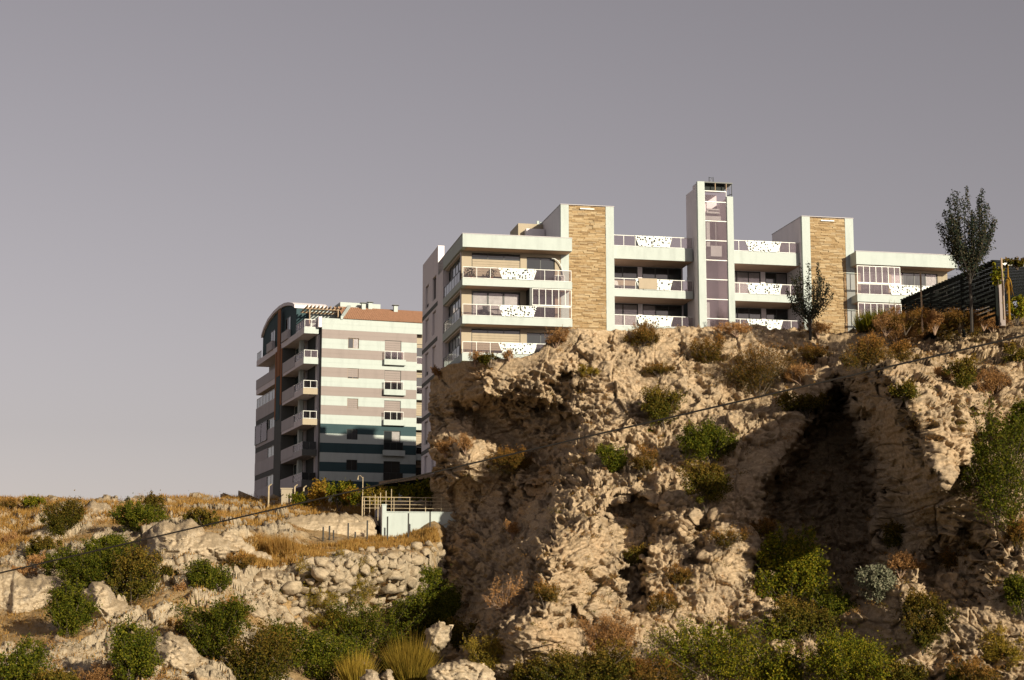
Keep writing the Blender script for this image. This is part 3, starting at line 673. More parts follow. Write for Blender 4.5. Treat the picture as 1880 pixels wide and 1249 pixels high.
# ---- stone towers
def strip_cladding(u0, u1, v, z0, z1, seed):
    """thin split stones laid dry, each strip with its own projection; too small to pick out singly"""
    r = random.Random(seed); b = MB(MZ); z = z0; tones = []
    while z < z1:
        h = r.uniform(0.085, 0.15); u = u0 - r.uniform(0, 0.5)
        while u < u1:
            L = r.uniform(0.28, 0.95); a, c = max(u, u0), min(u + L, u1)
            if c - a > 0.04:
                p = r.uniform(0.0, 0.075); b.box(a + 0.006, c - 0.006, v - p, v + 0.1, z + 0.006, min(z + h, z1)); tones += [r.random()] * 8
            u += L
        z += h
    o = b.build('stone_cladding', M['clad'], parent=None); attr(o.data, 'tone', tones); o.parent = mb_root; o['kind'] = 'stuff'; return o
def mat_clad():
    m, nt, out = nodes('split_stone')
    a = nt.nodes.new('ShaderNodeAttribute'); a.attribute_name = 'tone'
    c = ramp(nt, [(0.0, (0.17, 0.105, 0.05)), (0.25, (0.31, 0.205, 0.10)), (0.6, (0.40, 0.28, 0.15)), (0.85, (0.49, 0.385, 0.24)), (1.0, (0.29, 0.22, 0.145))], a.outputs['Fac'])
    n = noise(nt, 5, 5, 0.7, coords(nt)); c = mixc(nt, 0.35, c, ramp(nt, [(0.3, (0.19, 0.125, 0.06)), (0.7, (0.46, 0.34, 0.20))], n))
    princ(nt, out, c, 0.9, bump(nt, n, 0.5, 0.04), 0.2); return m
M['clad'] = mat_clad()
for (u0, s0, s1, u1, zt, seed) in ((8.40, 9.07, 12.18, 12.90, 39.22, 3), (29.28, 29.99, 33.10, 33.87, 39.18, 8)):
    t = P_('tower', 'pinkish', (u0 + 0.0, u1, 1.75, 8.8, ZB, zt), (s0, s1, 1.52, 1.75, ZB, zt - 0.02))
    P_('white_fin', 'white', (u0, s0, 1.40, 1.748, ZB, zt), parent=t); P_('white_fin', 'white', (s1 + 0.03, u1, 1.40, 1.748, ZB, zt), parent=t)
    P_('cap', 'grey_panel', (u0 - 0.03, u1 + 0.03, 1.36, 8.84, zt, zt + 0.05), parent=t)
    P_('light_fitting', 'frame_white', (s0 + 0.95, s0 + 2.15, 1.30, 1.42, zt - 0.34, zt - 0.25), parent=t)
    strip_cladding(s0 + 0.005, s1 + 0.025, 1.46, 26.0, zt - 0.06, seed)

# ---- middle storeys either side of the lift
for (u0, u1, cols, perf, nm) in ((12.90, 19.85, ((13.3, 15.9), (16.28, 19.75)), (14.85, 18.11, 15.22, 17.84), 'l'), (22.98, 29.28, ((23.6, 26.8), (27.2, 29.2)), (24.46, 27.67, 24.8, 27.37), 'r')):
    lv = ((35.04, 36.10), (31.86, 32.46), (28.78, 29.40), (25.7, 26.3))
    P_('roof_slab', 'white', (u0, u1, 2.1, 14.0, *lv[0]))
    P_('roof_wall', 'pinkish', (u0, u1, 9.0, 9.3, 36.1, 36.75))
    holes = [(a, b, zb + 0.02, zt - 0.03) for a, b in cols for zb, zt in ((32.46, 35.04), (29.40, 31.86), (26.3, 28.78))]
    cells(MB(MZ), u0, u1, ZB, 35.04, 5.0, 5.25, holes).build('recessed_wall', M['pinkish'], mb_root)
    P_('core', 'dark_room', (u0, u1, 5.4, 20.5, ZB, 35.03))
    for zb, zt in lv[1:]: P_('floor_slab', 'white', (u0, u1, 2.1, 5.0, zb, zt))
    for zb, _ in lv[:3]: P_('soffit', 'soffit', (u0 + 0.02, u1 - 0.02, 2.2, 4.99, zb - 0.02, zb + 0.001))
    for i, (zb, zt) in enumerate(((32.46, 35.04), (29.40, 31.86), (26.3, 28.78))):
        for j, (a, b) in enumerate(cols):
            curt = None
            if i == 1: curt = 'all' if (nm == 'l' and j == 0) else ((0,) if nm == 'l' else None)
            if nm == 'r' and i == 0: curt = 'all' if j == 0 else (1,)
            window(mb_root, MZ, a, b, zb + 0.02, zt - 0.03, 5.08, 3 if b - a > 3 else 2, 'frame_dark', curtain=curt, fw=0.08)
        if i < 2 and nm == 'l':
            P_('roller_shutter', 'shutter', (cols[0][0] + .05, cols[0][1] - .05, 5.03, 5.07, zb + 0.9, zb + 1.35) if i == 0 else (cols[1][0] + 1.3, cols[1][0] + 2.4, 5.03, 5.07, zb + 0.1, zb + 1.5))
    for zb in (36.10, 32.46, 29.40): railing(mb_root, MZ, u0 + 0.02, u1 - 0.02, zb, zb + 0.95, 2.14, 7, perf)
P_('roof_railing_wall', 'pinkish', (12.9, 19.85, 8.5, 8.7, 36.75, 37.0))

# ---- lift tower
lt = P_('lift_tower', 'pinkish', (19.93, 20.46, 0.95, 2.1, ZB, 41.50), (19.96, 20.46, 2.1, 4.1, ZB, 41.2), (20.46, 22.50, 3.6, 4.1, ZB, 41.2), (22.50, 22.94, 0.95, 4.1, ZB, 40.30))
P_('white_fin', 'white', (19.89, 20.50, 0.60, 0.948, ZB, 41.56), parent=lt); P_('white_fin', 'white', (22.43, 22.97, 0.60, 0.948, ZB, 40.38), parent=lt)
P_('canopy', 'frame_dark', (20.505, 22.95, 0.62, 3.9, 41.48, 41.57), parent=lt)
P_('vent_opening', 'dark_room', (20.505, 22.42, 1.2, 1.3, 40.86, 41.47), parent=lt)
P_('canopy_post', 'wood_pale', (21.42, 21.48, 0.64, 0.70, 40.86, 41.47), (22.38, 22.44, 0.64, 0.70, 40.86, 41.47), parent=lt)
gf = MB(MZ)
for z in (40.80, 39.88, 38.25, 36.59, 34.93, 33.30, 31.64, 30.02, 28.4): gf.box(20.505, 22.425, 0.70, 0.76, z - 0.035, z + 0.035)
gf.box(20.505, 20.545, 0.701, 0.759, 26, 40.76); gf.box(22.385, 22.425, 0.701, 0.759, 26, 40.76); gf.build('shaft_frame', M['frame_white'], lt)
zz = (40.80, 39.88, 38.25, 36.59, 34.93, 33.30, 31.64, 30.02, 28.4)
for a, b in zip(zz[1:], zz[:-1]): P_('shaft_pane', 'shaft', (20.55, 22.38, 0.72, 0.735, a + 0.04, b - 0.04), parent=lt)
P_('lift_machine', 'white', (20.60, 21.95, 0.85, 1.2, 38.36, 38.70), (20.75, 21.85, 0.85, 1.05, 38.93, 39.09), (20.75, 21.85, 0.85, 1.05, 39.2, 39.33), parent=lt)
P_('guide_rail', 'white', (20.68, 20.98, 0.85, 1.0, 36.1, 38.2), (21.48, 21.52, 0.85, 0.9, 36.2, 38.2), (20.6, 20.85, 0.85, 1.0, 26.5, 31.4), parent=lt)
P_('lift_car', 'white', (21.05, 22.0, 0.9, 2.4, 35.3, 36.2), parent=lt)
an = MB(MZ); an.tube([(21.2, 1.5, 41.55), (21.2, 1.5, 42.2)], 0.03, 5); an.tube([(21.55, 1.5, 41.55), (21.55, 1.5, 42.2)], 0.03, 5); an.tube([(21.2, 1.5, 42.15), (21.45, 1.5, 42.15), (21.25, 1.5, 41.7)], 0.025, 5); an.build('antenna', M['frame_dark'], lt)
br = MB(MZ); br.tube([(22.9, 0.8, 41.5), (22.6, 0.8, 41.0)], 0.04, 5); br.tube([(22.92, 0.8, 41.5), (22.92, 0.8, 40.4)], 0.03, 5); br.tube([(22.55, 0.8, 40.5), (22.95, 0.8, 40.62)], 0.04, 5); br.tube([(22.7, .8, 41.3), (22.7, .8, 40.45)], 0.02, 5); br.build('bracket', M['frame_dark'], lt)

# ---- right wing
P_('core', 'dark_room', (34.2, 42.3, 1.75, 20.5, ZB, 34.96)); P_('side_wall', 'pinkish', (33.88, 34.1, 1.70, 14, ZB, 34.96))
P_('roof_slab', 'white', (33.47, 42.55, 0.0, 15.0, 34.96, 36.06)); P_('roof_flashing', 'grey_panel', (33.44, 42.58, -0.03, 0.25, 36.06, 36.11))
for zb, zt in ((31.78, 32.40), (28.7, 29.33), (25.6, 26.2)): P_('floor_slab', 'white', (33.47, 42.3, 0.0, 1.45, zb, zt))
P_('soffit', 'soffit', (33.6, 42.4, 0.1, 1.44, 34.94, 34.961)); P_('soffit', 'soffit', (33.6, 42.2, 0.1, 1.44, 31.76, 31.781))
rh = [(34.4, 36.9, zb + .02, zt - .1) for zb, zt in ((32.40, 34.96), (29.33, 31.78), (26.2, 28.7))] + [(37.2, 41.4, zb + .02, zt - .25) for zb, zt in ((32.40, 34.96), (29.33, 31.78), (26.2, 28.7))]
cells(MB(MZ), 33.88, 42.3, ZB, 34.96, 1.45, 1.70, rh).build('front_wall', M['beige'], mb_root)
for zb, zt in ((32.40, 34.96), (29.33, 31.78), (26.2, 28.7)):
    window(mb_root, MZ, 34.4, 36.9, zb + .02, zt - .1, 1.52, 2, 'frame_dark'); window(mb_root, MZ, 37.2, 41.4, zb + .02, zt - .25, 1.52, 4, 'frame_dark', curtain=(0, 3))
    railing(mb_root, MZ, 33.5, 42.2, zb, zb + 0.93, 0.04, 8, (36.26, 40.2, 36.54, 39.9))
enclosure(33.52, 37.38, 33.36, 34.86, 7)
enclosure(33.52, 37.38, 30.28, 31.7, 7)

# things standing on or hanging over the balconies
b = MB(MZ); b.box(15.15, 16.72, 2.02, 2.05, 32.55, 33.44); b.box(15.15, 16.72, 2.05, 2.26, 33.42, 33.44)
rug = MB(0)
ca, sa = math.cos(MA), math.sin(MA)
def mw(u, v, z): return (float(MO[0]) + u * ca - v * sa, float(MO[1]) + u * sa + v * ca, z)
ro = b.build('rug', M['shutter']); ro.location = mb_root.location; ro.rotation_euler = mb_root.rotation_euler
tag(ro, 'tan rug hung over the perforated balcony railing left of the lift', 'rug')
def pot_plant(u, v, z, h, label):
    t = thing('potted_plant', label, 'plant', mw(u, v, z), 0, 'potted plants on the balconies')
    MB(0).tube([(0, 0, 0), (0, 0, 0.28)], [0.13, 0.18], 8).build('pot', M['orange'], t)
    b = MB(0); r = random.Random(int(u * 100))
    for _ in range(70):
        a = r.uniform(0, 6.28); q = r.uniform(.1, .42); zz = 0.25 + r.random() * (h - .25); c = Vector((math.cos(a) * q, math.sin(a) * q, zz)); n = len(b.v)
        d = Vector((r.gauss(0, 1), r.gauss(0, 1), r.gauss(0, 1))).normalized() * 0.13; e = d.orthogonal().normalized() * 0.06
        b.v += [tuple(c - d), tuple(c + e), tuple(c + d), tuple(c - e)]; b.f.append((n, n + 1, n + 2, n + 3))
    b.build('foliage', M['leaf_green'], t)
pot_plant(0.75, 0.6, 32.48, 1.0, 'dark potted plant behind the glass at the left end of the top balcony')
pot_plant(2.45, 0.6, 32.48, 0.85, 'potted plant beside the perforated panel on the top left balcony')

def balcony_chair(u, v, z, label, m):
    t = thing('balcony_chair', label, 'chair', mw(u, v, z), MA + 0.5, 'chairs on the balconies')
    MB(0).box(-.24, .24, -.24, .24, .42, .47).build('seat', M[m], t); b = MB(0); b.hexa([(-.24, .2, .47), (.24, .2, .47), (.24, .25, .47), (-.24, .25, .47), (-.22, .32, .98), (.22, .32, .98), (.22, .36, .98), (-.22, .36, .98)]); b.build('backrest', M[m], t)
    for sx in (-.2, .2):
        for sy in (-.2, .2): MB(0).tube([(sx, sy, 0), (sx, sy, .42)], .02, 5).build('leg', M[m], t)
balcony_chair(2.15, 0.7, 29.45, 'dark chair behind the glass left of the perforated panel, middle floor of the left wing', 'frame_dark')
balcony_chair(13.7, 3.2, 32.46, 'white chair on the upper balcony beside the left stone tower', 'frame_white')
balcony_chair(18.7, 3.0, 32.46, 'dark chair on the upper balcony beside the lift tower', 'frame_dark')
bt_ = thing('balcony_table', 'small white table behind the glass on the middle floor of the left wing', 'table', mw(2.75, 0.75, 29.45), MA)
MB(0).box(-.35, .35, -.3, .3, .68, .72).build('table_top', M['frame_white'], bt_)
for sx in (-.3, .3):
    for sy in (-.25, .25): MB(0).tube([(sx, sy, 0), (sx, sy, .68)], .02, 5).build('leg', M['frame_white'], bt_)
for u, v, z, lab in ((8.2, 1.15, 32.48, 'white air conditioner at the right end of the top left balcony'), (16.9, 4.6, 29.40, 'white air conditioner on the lower balcony left of the lift'), (26.95, 4.6, 32.46, 'white air conditioner on the upper balcony right of the lift')):
    ac = thing('air_conditioner', lab, 'air conditioner', mw(u, v, z + 0.12), MA, 'air conditioners on the balconies')
    MB(0).box(-.42, .42, -.16, .16, 0, .6).build('casing', M['frame_white'], ac); MB(0).tube([(-.1, -.163, .3), (-.1, -.185, .3)], .24, 14).build('fan_grille', M['frame_dark'], ac)
    for sx in (-.3, .3): MB(0).box(sx - .04, sx + .04, -.14, .14, -.12, 0).build('foot', M['frame_dark'], ac)
# ------------------------------------------------------------------ striped apartment block behind, left
SO = at(591.8, 584, 190.0); SA = math.radians(19.0); SZ = 17.0
sb_root = thing('striped_building', 'beige striped apartment block, shade painted teal on its lower stripes, with arched roof and side balconies', 'building', (float(SO[0]), float(SO[1]), SZ), SA)
def S_(name, m, *boxes, parent=None):
    b = MB(SZ)
    for q in boxes: b.box(*q)
    return b.build(name, M[m], parent or sb_root)
S_('core', 'dark_room', (0.3, 10.5, 0.25, 27.0, SZ, 37.2), (10.5, 14.0, 1.2, 27, SZ, 37.2))
small = [(2.87, 4.07, 34.52 - 3.28 * k, 35.64 - 3.28 * k) for k in range(5)]
big = [(6.95, 8.80, 33.5 - 3.28 * k, 35.6 - 3.28 * k) for k in range(5)]
levels = [37.68, 36.45, 35.47, 34.38, 33.38, 32.36, 31.32, 30.30, 29.29, 28.27, 27.26, 26.28, 25.26, 24.25, 23.23, 22.22, 21.21, 20.24, 19.2, SZ]
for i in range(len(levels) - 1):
    mname = 'white' if i % 2 == 0 else ('stripe_beige' if levels[i] > 27.2 else 'teal')  # lower stripes turn teal: the shadow lying on them is painted in
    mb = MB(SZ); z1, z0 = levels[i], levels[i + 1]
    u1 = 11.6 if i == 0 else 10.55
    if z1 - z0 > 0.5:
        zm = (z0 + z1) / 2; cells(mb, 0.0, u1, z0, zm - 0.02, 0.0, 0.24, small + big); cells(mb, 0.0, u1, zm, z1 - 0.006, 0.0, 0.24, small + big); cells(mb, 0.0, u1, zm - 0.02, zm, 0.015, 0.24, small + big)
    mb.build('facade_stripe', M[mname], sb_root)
S_('corner_edge', 'grey_dark', (-0.02, 0.3, 0.245, 0.9, SZ, 37.5))
for k, (u0, u1, z0, z1) in enumerate(small):
    window(sb_root, SZ, u0, u1, z0, z1, 0.10, 2, 'wood_pale' if k < 3 else 'frame_dark', curtain=(1,) if k == 0 else None, fw=0.05, shutter=(0, 0.8, 0.99, 0, 0)[k], shutter_mat='stripe_beige')
for k, (u0, u1, z0, z1) in enumerate(big):
    window(sb_root, SZ, u0, u1, z0, z1, 0.10, 2, 'frame_dark', curtain=(1,) if k == 3 else None, fw=0.05, shutter=(0.58, 0.62, 0.58, 0, 0)[k], shutter_mat='stripe_beige')
    jb = S_('juliet_balcony', 'white', (u0 - 0.14, u1 + 0.42, -0.45, -0.002, z0 - 0.62, z0 - 0.02))
    fr = MB(SZ); rz = z0 + 0.86; fr.box(u0 - 0.14, u1 + 0.2, -0.45, -0.41, rz - 0.05, rz)
    for q in range(4): uu = u0 - 0.12 + q * (u1 - u0 + 0.26) / 3; fr.box(uu, uu + 0.04, -0.45, -0.41, z0 - 0.02, rz - 0.05)
    rl = fr.build('railing', M['frame_white' if k < 3 else 'frame_dark'], sb_root)
    S_('glass_panel', 'clear' if k < 3 else 'glass', (u0 - 0.08, u1 + 0.16, -0.435, -0.42, z0 + 0.02, rz - 0.06), parent=rl)
# set-back bay at the right end
holes = [(10.75, 11.75, 33.2 - 3.28 * k, 35.5 - 3.28 * k) for k in range(5)]
cells(MB(SZ), 10.55, 14.0, SZ, 36.9, 0.9, 1.2, holes).build('setback_wall', M['beige'], sb_root)
for k, h in enumerate(holes):
    window(sb_root, SZ, *h, 1.0, 1, 'frame_dark', fw=0.06, shutter=0.55 if k in (2, 3) else 0.15, shutter_mat='shutter')
    S_('balcony_slab', 'white', (10.56, 13.5, 0.2, 0.898, 32.55 - 3.28 * k, 33.15 - 3.28 * k)); railing(sb_root, SZ, 10.6, 13.4, 33.15 - 3.28 * k, 34.0 - 3.28 * k, 0.25, 4)
# tiled roof, vents and chimney block
def tiled_roof():
    b = MB(SZ); rows = 16; v0, z0, v1, z1 = -0.15, 37.70, 5.6, 40.0
    for k in range(rows):
        a, c = k / rows, (k + 1.15) / rows; ua, uc = 2.25 + 0.55 * a * 5.6 / 4, 2.25 + 0.55 * c * 5.6 / 4
        va, vc = v0 + (v1 - v0) * a, v0 + (v1 - v0) * c; za, zc = z0 + (z1 - z0) * a, z0 + (z1 - z0) * c
        n = 46
        for i in range(n):
            p = 1.0 * i / n; q = 1.0 * (i + 0.9) / n
            xa, xb = ua + (14 - ua) * p, ua + (14 - ua) * q; ya, yb = uc + (14 - uc) * p, uc + (14 - uc) * q
            b.hexa([(xa, va, za), (xb, va, za), (yb, vc, zc - .06), (ya, vc, zc - .06), (xa, va, za + .10), (xb, va, za + .10), (yb, vc, zc + .02), (ya, vc, zc + .02)])
    o = b.build('roof', M['tile'], sb_root); o['kind'] = 'stuff'; return o
tiled_roof()
S_('roof_deck', 'tile', (2.6, 14.0, 5.6, 12.0, 37.3, 39.9)); 
hb = MB(SZ); hb.hexa([(2.0, -0.1, 37.6), (2.28, -0.1, 37.6), (4.5, 5.6, 39.9), (4.2, 5.6, 39.9), (2.0, -0.1, 37.95), (2.28, -0.1, 37.95), (4.5, 5.6, 40.25), (4.2, 5.6, 40.25)]); hb.build('hip_kerb', M['white'], sb_root)
S_('chimney_block', 'white', (3.3, 7.9, 5.65, 8.5, 39.3, 40.55))
for (u, v, z) in ((5.75, 4.9, 39.55), (6.6, 5.3, 39.75), (9.35, 4.6, 39.45)):
    c = S_('chimney', 'white', (u - 0.22, u + 0.22, v - 0.2, v + 0.2, z - 0.3, z + 0.78)); S_('chimney_cap', 'frame_dark', (u - 0.36, u + 0.36, v - 0.32, v + 0.32, z + 0.86, z + 0.92), (u - 0.2, u - 0.16, v - .1, v + .1, z + .78, z + .86), (u + 0.16, u + 0.2, v - .1, v + .1, z + .78, z + .86), parent=c)

# left side: balconies, dark pier, closed bay, arched gable
SL = [36.0 - 3.28 * k for k in range(6)]
S_('side_wall', 'grey_panel', (-0.30, 0.298, 0.92, 27.0, SZ, 36.0))
S_('pier', 'grey_dark', (-1.88, -0.31, 11.6, 15.3, SZ, 36.0)); S_('pier_stripe', 'orange', (-1.93, -1.882, 11.62, 12.3, 29.6, 35.98)); S_('pier_stripe', 'orange', (-1.93, -1.882, 14.7, 15.28, 28.2, 35.98)); S_('pier_stripe', 'teal', (-1.92, -1.882, 12.5, 14.6, 28.0, 33.0)); S_('pier_stripe', 'orange', (-1.95, -1.882, 12.7, 14.2, 33.0, 40.6))
S_('slab', 'pinkish', (-1.80, -0.302, 0.60, 27.2, SL[0], 36.66))
S_('parapet_front', 'white', (-1.83, -0.25, 0.55, 0.598, SL[0], 36.66))
railing(sb_root, SZ, -1.78, -0.3, 36.66, 37.55, 0.62, 2); railing(sb_root, SZ, 0.7, 5.0, 36.66, 37.55, -1.78, 4, plane='u'); railing(sb_root, SZ, 24.6, 27.1, 36.66, 37.6, -1.78, 2, plane='u', glass='glass')
for k in range(1, 6):
    z = SL[k]; lit = k < 3
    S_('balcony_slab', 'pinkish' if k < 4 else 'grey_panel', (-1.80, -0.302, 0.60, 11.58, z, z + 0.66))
    S_('parapet_front', ('white', 'white', 'beige', 'beige', 'grey_dark', 'grey_dark')[k], (-1.83, -0.25, 0.55, 0.598, z, z + 0.66))  # lowest fronts in charcoal: the shade they lie in is painted on
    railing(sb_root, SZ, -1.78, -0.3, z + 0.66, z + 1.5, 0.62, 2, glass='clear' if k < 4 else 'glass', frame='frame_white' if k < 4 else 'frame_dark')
    railing(sb_root, SZ, 0.66, 5.2, z + 0.66, z + 1.5, -1.78, 5, plane='u', glass='clear')
    S_('balcony_panel', 'grey_panel', (-1.84, -1.76, 5.2, 11.56, z + 0.3, z + 1.5))
    window(sb_root, SZ, 7.0, 11.3, z + 0.7, z + 3.2, -0.42, 3, 'frame_white' if k % 2 else 'frame_dark', 'glass_teal', plane='u')
    S_('column', 'white', (-1.15, -0.75, 5.4, 6.2, z + 0.66, z + 3.28))
    S_('dark_opening', 'dark_room', (-0.36, -0.302, 1.7, 5.2, z + 0.7, z + 3.2)); S_('lamp', 'frame_white', (-0.75, -0.45, 1.0, 1.15, z - 0.10, z - 0.002))
    # far bay
    if k == 1: S_('balcony_slab', 'pinkish', (-1.80, -0.302, 15.32, 27.0, z - 0.25, z + 0.40)); S_('balcony_panel', 'grey_panel', (-1.84, -1.76, 15.34, 27.0, z + 0.40, z + 1.55)); window(sb_root, SZ, 16.5, 22.5, z + 0.5, z + 3.1, -0.42, 4, 'frame_dark', 'glass_teal', plane='u')
    else:
        S_('bay_wall', 'grey_panel', (-1.80, -0.302, 15.32, 26.9, z - 0.15, z + 1.35)); S_('bay_band', 'grey_dark', (-1.78, -0.302, 15.32, 26.9, z - 0.75, z - 0.16))
        S_('bay_core', 'dark_room', (-1.2, -0.302, 15.32, 26.9, z + 1.36, z + 2.5))
        window(sb_root, SZ, 15.5, 19.5, z + 1.36, z + 2.52, -1.74, 2, 'frame_white', 'glass_teal', plane='u')
        if k in (4, 5):
            sh = MB(SZ)
            for q in range(14): sh.box(-1.80, -1.7, 19.6 + q * 0.52, 19.6 + q * 0.52 + 0.42, z + 1.36, z + 2.52)
            sh.build('slatted_screen', M['grey_panel'], sb_root)
        elif k == 3: window(sb_root, SZ, 19.6, 26.8, z + 0.2, z + 2.52, -1.90, 2, 'frame_dark', 'glass', plane='u', curtain='all')
        else: window(sb_root, SZ, 19.6, 26.8, z + 1.36, z + 2.52, -1.74, 4, 'frame_white', 'glass', plane='u')
arcp = [(25.0, 39.2), (23.6, 39.9), (21.2, 40.55), (17.9, 40.9), (14.6, 40.98), (11.8, 40.84), (9.6, 40.55), (7.3, 40.1), (6.2, 39.7)]
MB(SZ).prism([(25.0, 36.67)] + arcp + [(6.2, 36.67)], -1.5, 1.8, 0).build('gable_wall', M['teal'], sb_root)
av = MB(SZ)
for (a, b_) in zip(arcp[:-1], arcp[1:]):
    av.hexa([(-1.75, a[0], a[1]), (2.0, a[0], a[1]), (2.0, b_[0], b_[1]), (-1.75, b_[0], b_[1]), (-1.75, a[0], a[1] + .36), (2.0, a[0], a[1] + .36), (2.0, b_[0], b_[1] + .36), (-1.75, b_[0], b_[1] + .36)])
av.build('arched_roof', M['pinkish'], sb_root)
for va in (9.0, 17.5):
    window(sb_root, SZ, va, va + 2.6, 36.9, 39.3 - (va > 10) * .2, -1.56, 2, 'frame_dark', 'glass', plane='u'); S_('gable_balcony', 'grey_panel', (-1.95, -1.57, va - .2, va + 3.0, 36.68, 37.7))
# roof terrace wall and timber pergola
S_('terrace_wall', 'white', (-0.2, 4.4, 5.4, 5.7, 37.2, 39.35)); S_('terrace_floor', 'white', (-0.3, 2.6, 0.3, 5.4, 37.1, 37.3)); S_('terrace_parapet', 'pinkish', (-0.4, -0.02, 0.0, 1.2, 36.66, 37.8))
pg = S_('roof_pergola', 'wood_pale', (-1.3, 2.5, 2.2, 2.32, 38.95, 39.12), (-1.3, 2.9, 4.9, 5.02, 38.95, 39.12), (-0.95, -0.83, 2.2, 2.32, 36.67, 38.95), (2.2, 2.32, 2.2, 2.32, 37.3, 38.95))
for k in range(10):
    u = -1.25 + k * 0.42; b = MB(SZ); b.hexa([(u, 1.7, 39.13), (u + .1, 1.7, 39.13), (u + .25, 5.3, 39.13), (u + .15, 5.3, 39.13), (u, 1.7, 39.3), (u + .1, 1.7, 39.3), (u + .25, 5.3, 39.3), (u + .15, 5.3, 39.3)]); b.build('pergola_slat', M['wood_pale'], pg)
# ------------------------------------------------------------------ retaining wall, fences, canopy, lamp, pergola, cable
WY = 145.0
wl_ = at(701, 990, WY); wa = math.radians(8)
rw = thing('retaining_wall', 'white retaining wall with square end pier and steel pipe railing', 'wall', (float(wl_[0]), WY, 10.0), wa)
def W_(name, m, *boxes, parent=None):
    b = MB(10.0)
    for q in boxes: b.box(*q)
    return b.build(name, M[m], parent or rw)
W_('wall', 'white', (0.34, 7.5, 0.0, 0.4, 10.0, 14.05)); W_('coping', 'white', (0.34, 7.5, -0.05, 0.45, 14.05, 14.13)); W_('end_pier', 'white', (0.0, 0.338, -0.12, 0.45, 10.0, 14.62)); W_('pier_cap', 'white', (-0.04, 0.38, -0.16, 0.5, 14.62, 14.70))
rt = MB(10.0); rt.hexa([(0.0, 0.45, 10), (0.3, 0.45, 10), (0.3, 9, 10), (0.0, 9, 10), (0, 0.45, 14.6), (0.3, 0.45, 14.6), (0.3, 9.0, 14.9), (0, 9.0, 14.9)]); rt.build('return_wall', M['pinkish'], rw)
rr = MB(10.0)
for z in (14.4, 14.7, 14.98, 15.28):
    rr.tube([(-1.6, 0.25, z), (7.4, 0.25, z)], 0.032 if z > 15.2 else 0.02, 5)
for k in range(8): x = -1.6 + k * 1.28; rr.tube([(x, 0.25, 13.4 if x < 0 else 14.1), (x, 0.25, 15.28)], 0.03, 5)
rr.build('pipe_railing', M['steel'], rw)
for k in range(6): b = MB(10.0); b.tube([(-1.3 + 0.42 * k, 2.4 - 0.3 * k, 13.0), (-1.3 + 0.42 * k, 2.4 - 0.3 * k, 15.35 + 0.13 * k)], 0.03, 5); b.build('starter_bar', M['steel'], rw)
dv = MB(10.0); dv.tube([(2.0, -0.1, 11.8), (6.4, -0.1, 13.7)], 0.03, 5); dv.tube([(2.0, -0.1, 11.55), (6.4, -0.1, 13.35)], 0.015, 4)
for k in range(6): dv.tube([(2.2 + .8 * k, -.1, 11.2 + .34 * k), (2.2 + .8 * k, -.1, 11.88 + .345 * k)], 0.016, 4)
dv.build('stair_handrail', M['steel'], rw)
for i, (px, y0, y1, lab) in enumerate(((593, 968, 1000, 'leftmost iron fence post on the golden terrace'), (604.5, 966, 1001, 'second iron fence post from the left, tallest of the close three'), (612, 974, 1000, 'short iron fence post third from the left'),
        (639, 961, 993, 'iron fence post standing alone before the earth bank'), (652, 977, 996, 'stubby iron post right of the lone fence post'), (674, 956, 994, 'iron fence post just left of the white wall'),
        (711, 949, 999, 'iron fence post in front of the left end of the white wall'), (727, 987, 1001, 'short iron stub at the foot of the white wall'), (749.5, 943, 992, 'iron fence post in front of the middle of the white wall'), (789.5, 940, 975, 'iron fence post at the right end of the white wall near the cliff'))):
    Y = 139.0 + (px - 590) * 0.02; a = at(px, y1, Y); c = at(px, y0, Y); t = MB(0); t.tube([(0, 0, -0.6), (0, 0, float(c[2] - a[2]))], 0.055, 5); t.box(-0.06, 0.06, -0.02, 0.02, -0.6, float(c[2] - a[2]) + 0.02)
    o = t.build('fence_post', M['post_dark']); o.location = tuple(a); tag(o, lab, 'post', 'iron fence posts on the terrace')

# canopy roof below the striped block
c0, c1 = at(698, 886, 152.5), at(800, 872, 152.5)
can = thing('canopy', 'low brown canopy roof in front of the striped block', 'canopy', (float(c0[0]), 152.5, 12.0))
zc = float(c0[2]) - 0.2; W = 9.0
b = MB(12.0); b.hexa([(-0.1, 0, zc), (W, 0.0, zc + 1.25), (W, 5, zc + 1.25), (-0.1, 5, zc), (-0.1, 0, zc + .28), (W, 0, zc + 1.6), (W, 5, zc + 1.6), (-0.1, 5, zc + .28)]); b.build('roof_sheet', M['wood_pale'], can)
b = MB(12.0); b.hexa([(-1.4, .3, zc - .35), (W, 0.3, zc + .95), (W, 5, zc + .95), (-1.4, 5, zc - .35), (-1.4, .3, zc - .22), (W, .3, zc + 1.2), (W, 5, zc + 1.2), (-1.4, 5, zc - .22)]); b.build('under_beam', M['wood_dark'], can)
for x in (0.5, 4.2, 8.2): MB(12.0).box(x, x + .15, 3.5, 3.65, 12.0, zc + 0.05 + x * .14).build('post', M['wood_dark'], can)
# street lamp
lp = at(665.5, 936, 149.0); lt_ = at(665.5, 876, 149.0)
sl = thing('street_lamp', 'thin pale lamp post with a small curved arm before the striped block', 'lamp', tuple(lp)); H = float(lt_[2] - lp[2])
MB(0).tube([(0, 0, -1.5), (0, 0, H)], [0.045, 0.035], 6).build('pole', M['steel'], sl); b = MB(0); b.tube([(0, 0, H - .1), (-.2, 0, H + .12), (-.4, 0, H + .08)], 0.02, 5); b.tube([(-.38, 0, H + .08), (-.42, 0, H - .22)], [.02, .06], 6); b.build('lamp_head', M['steel'], sl)
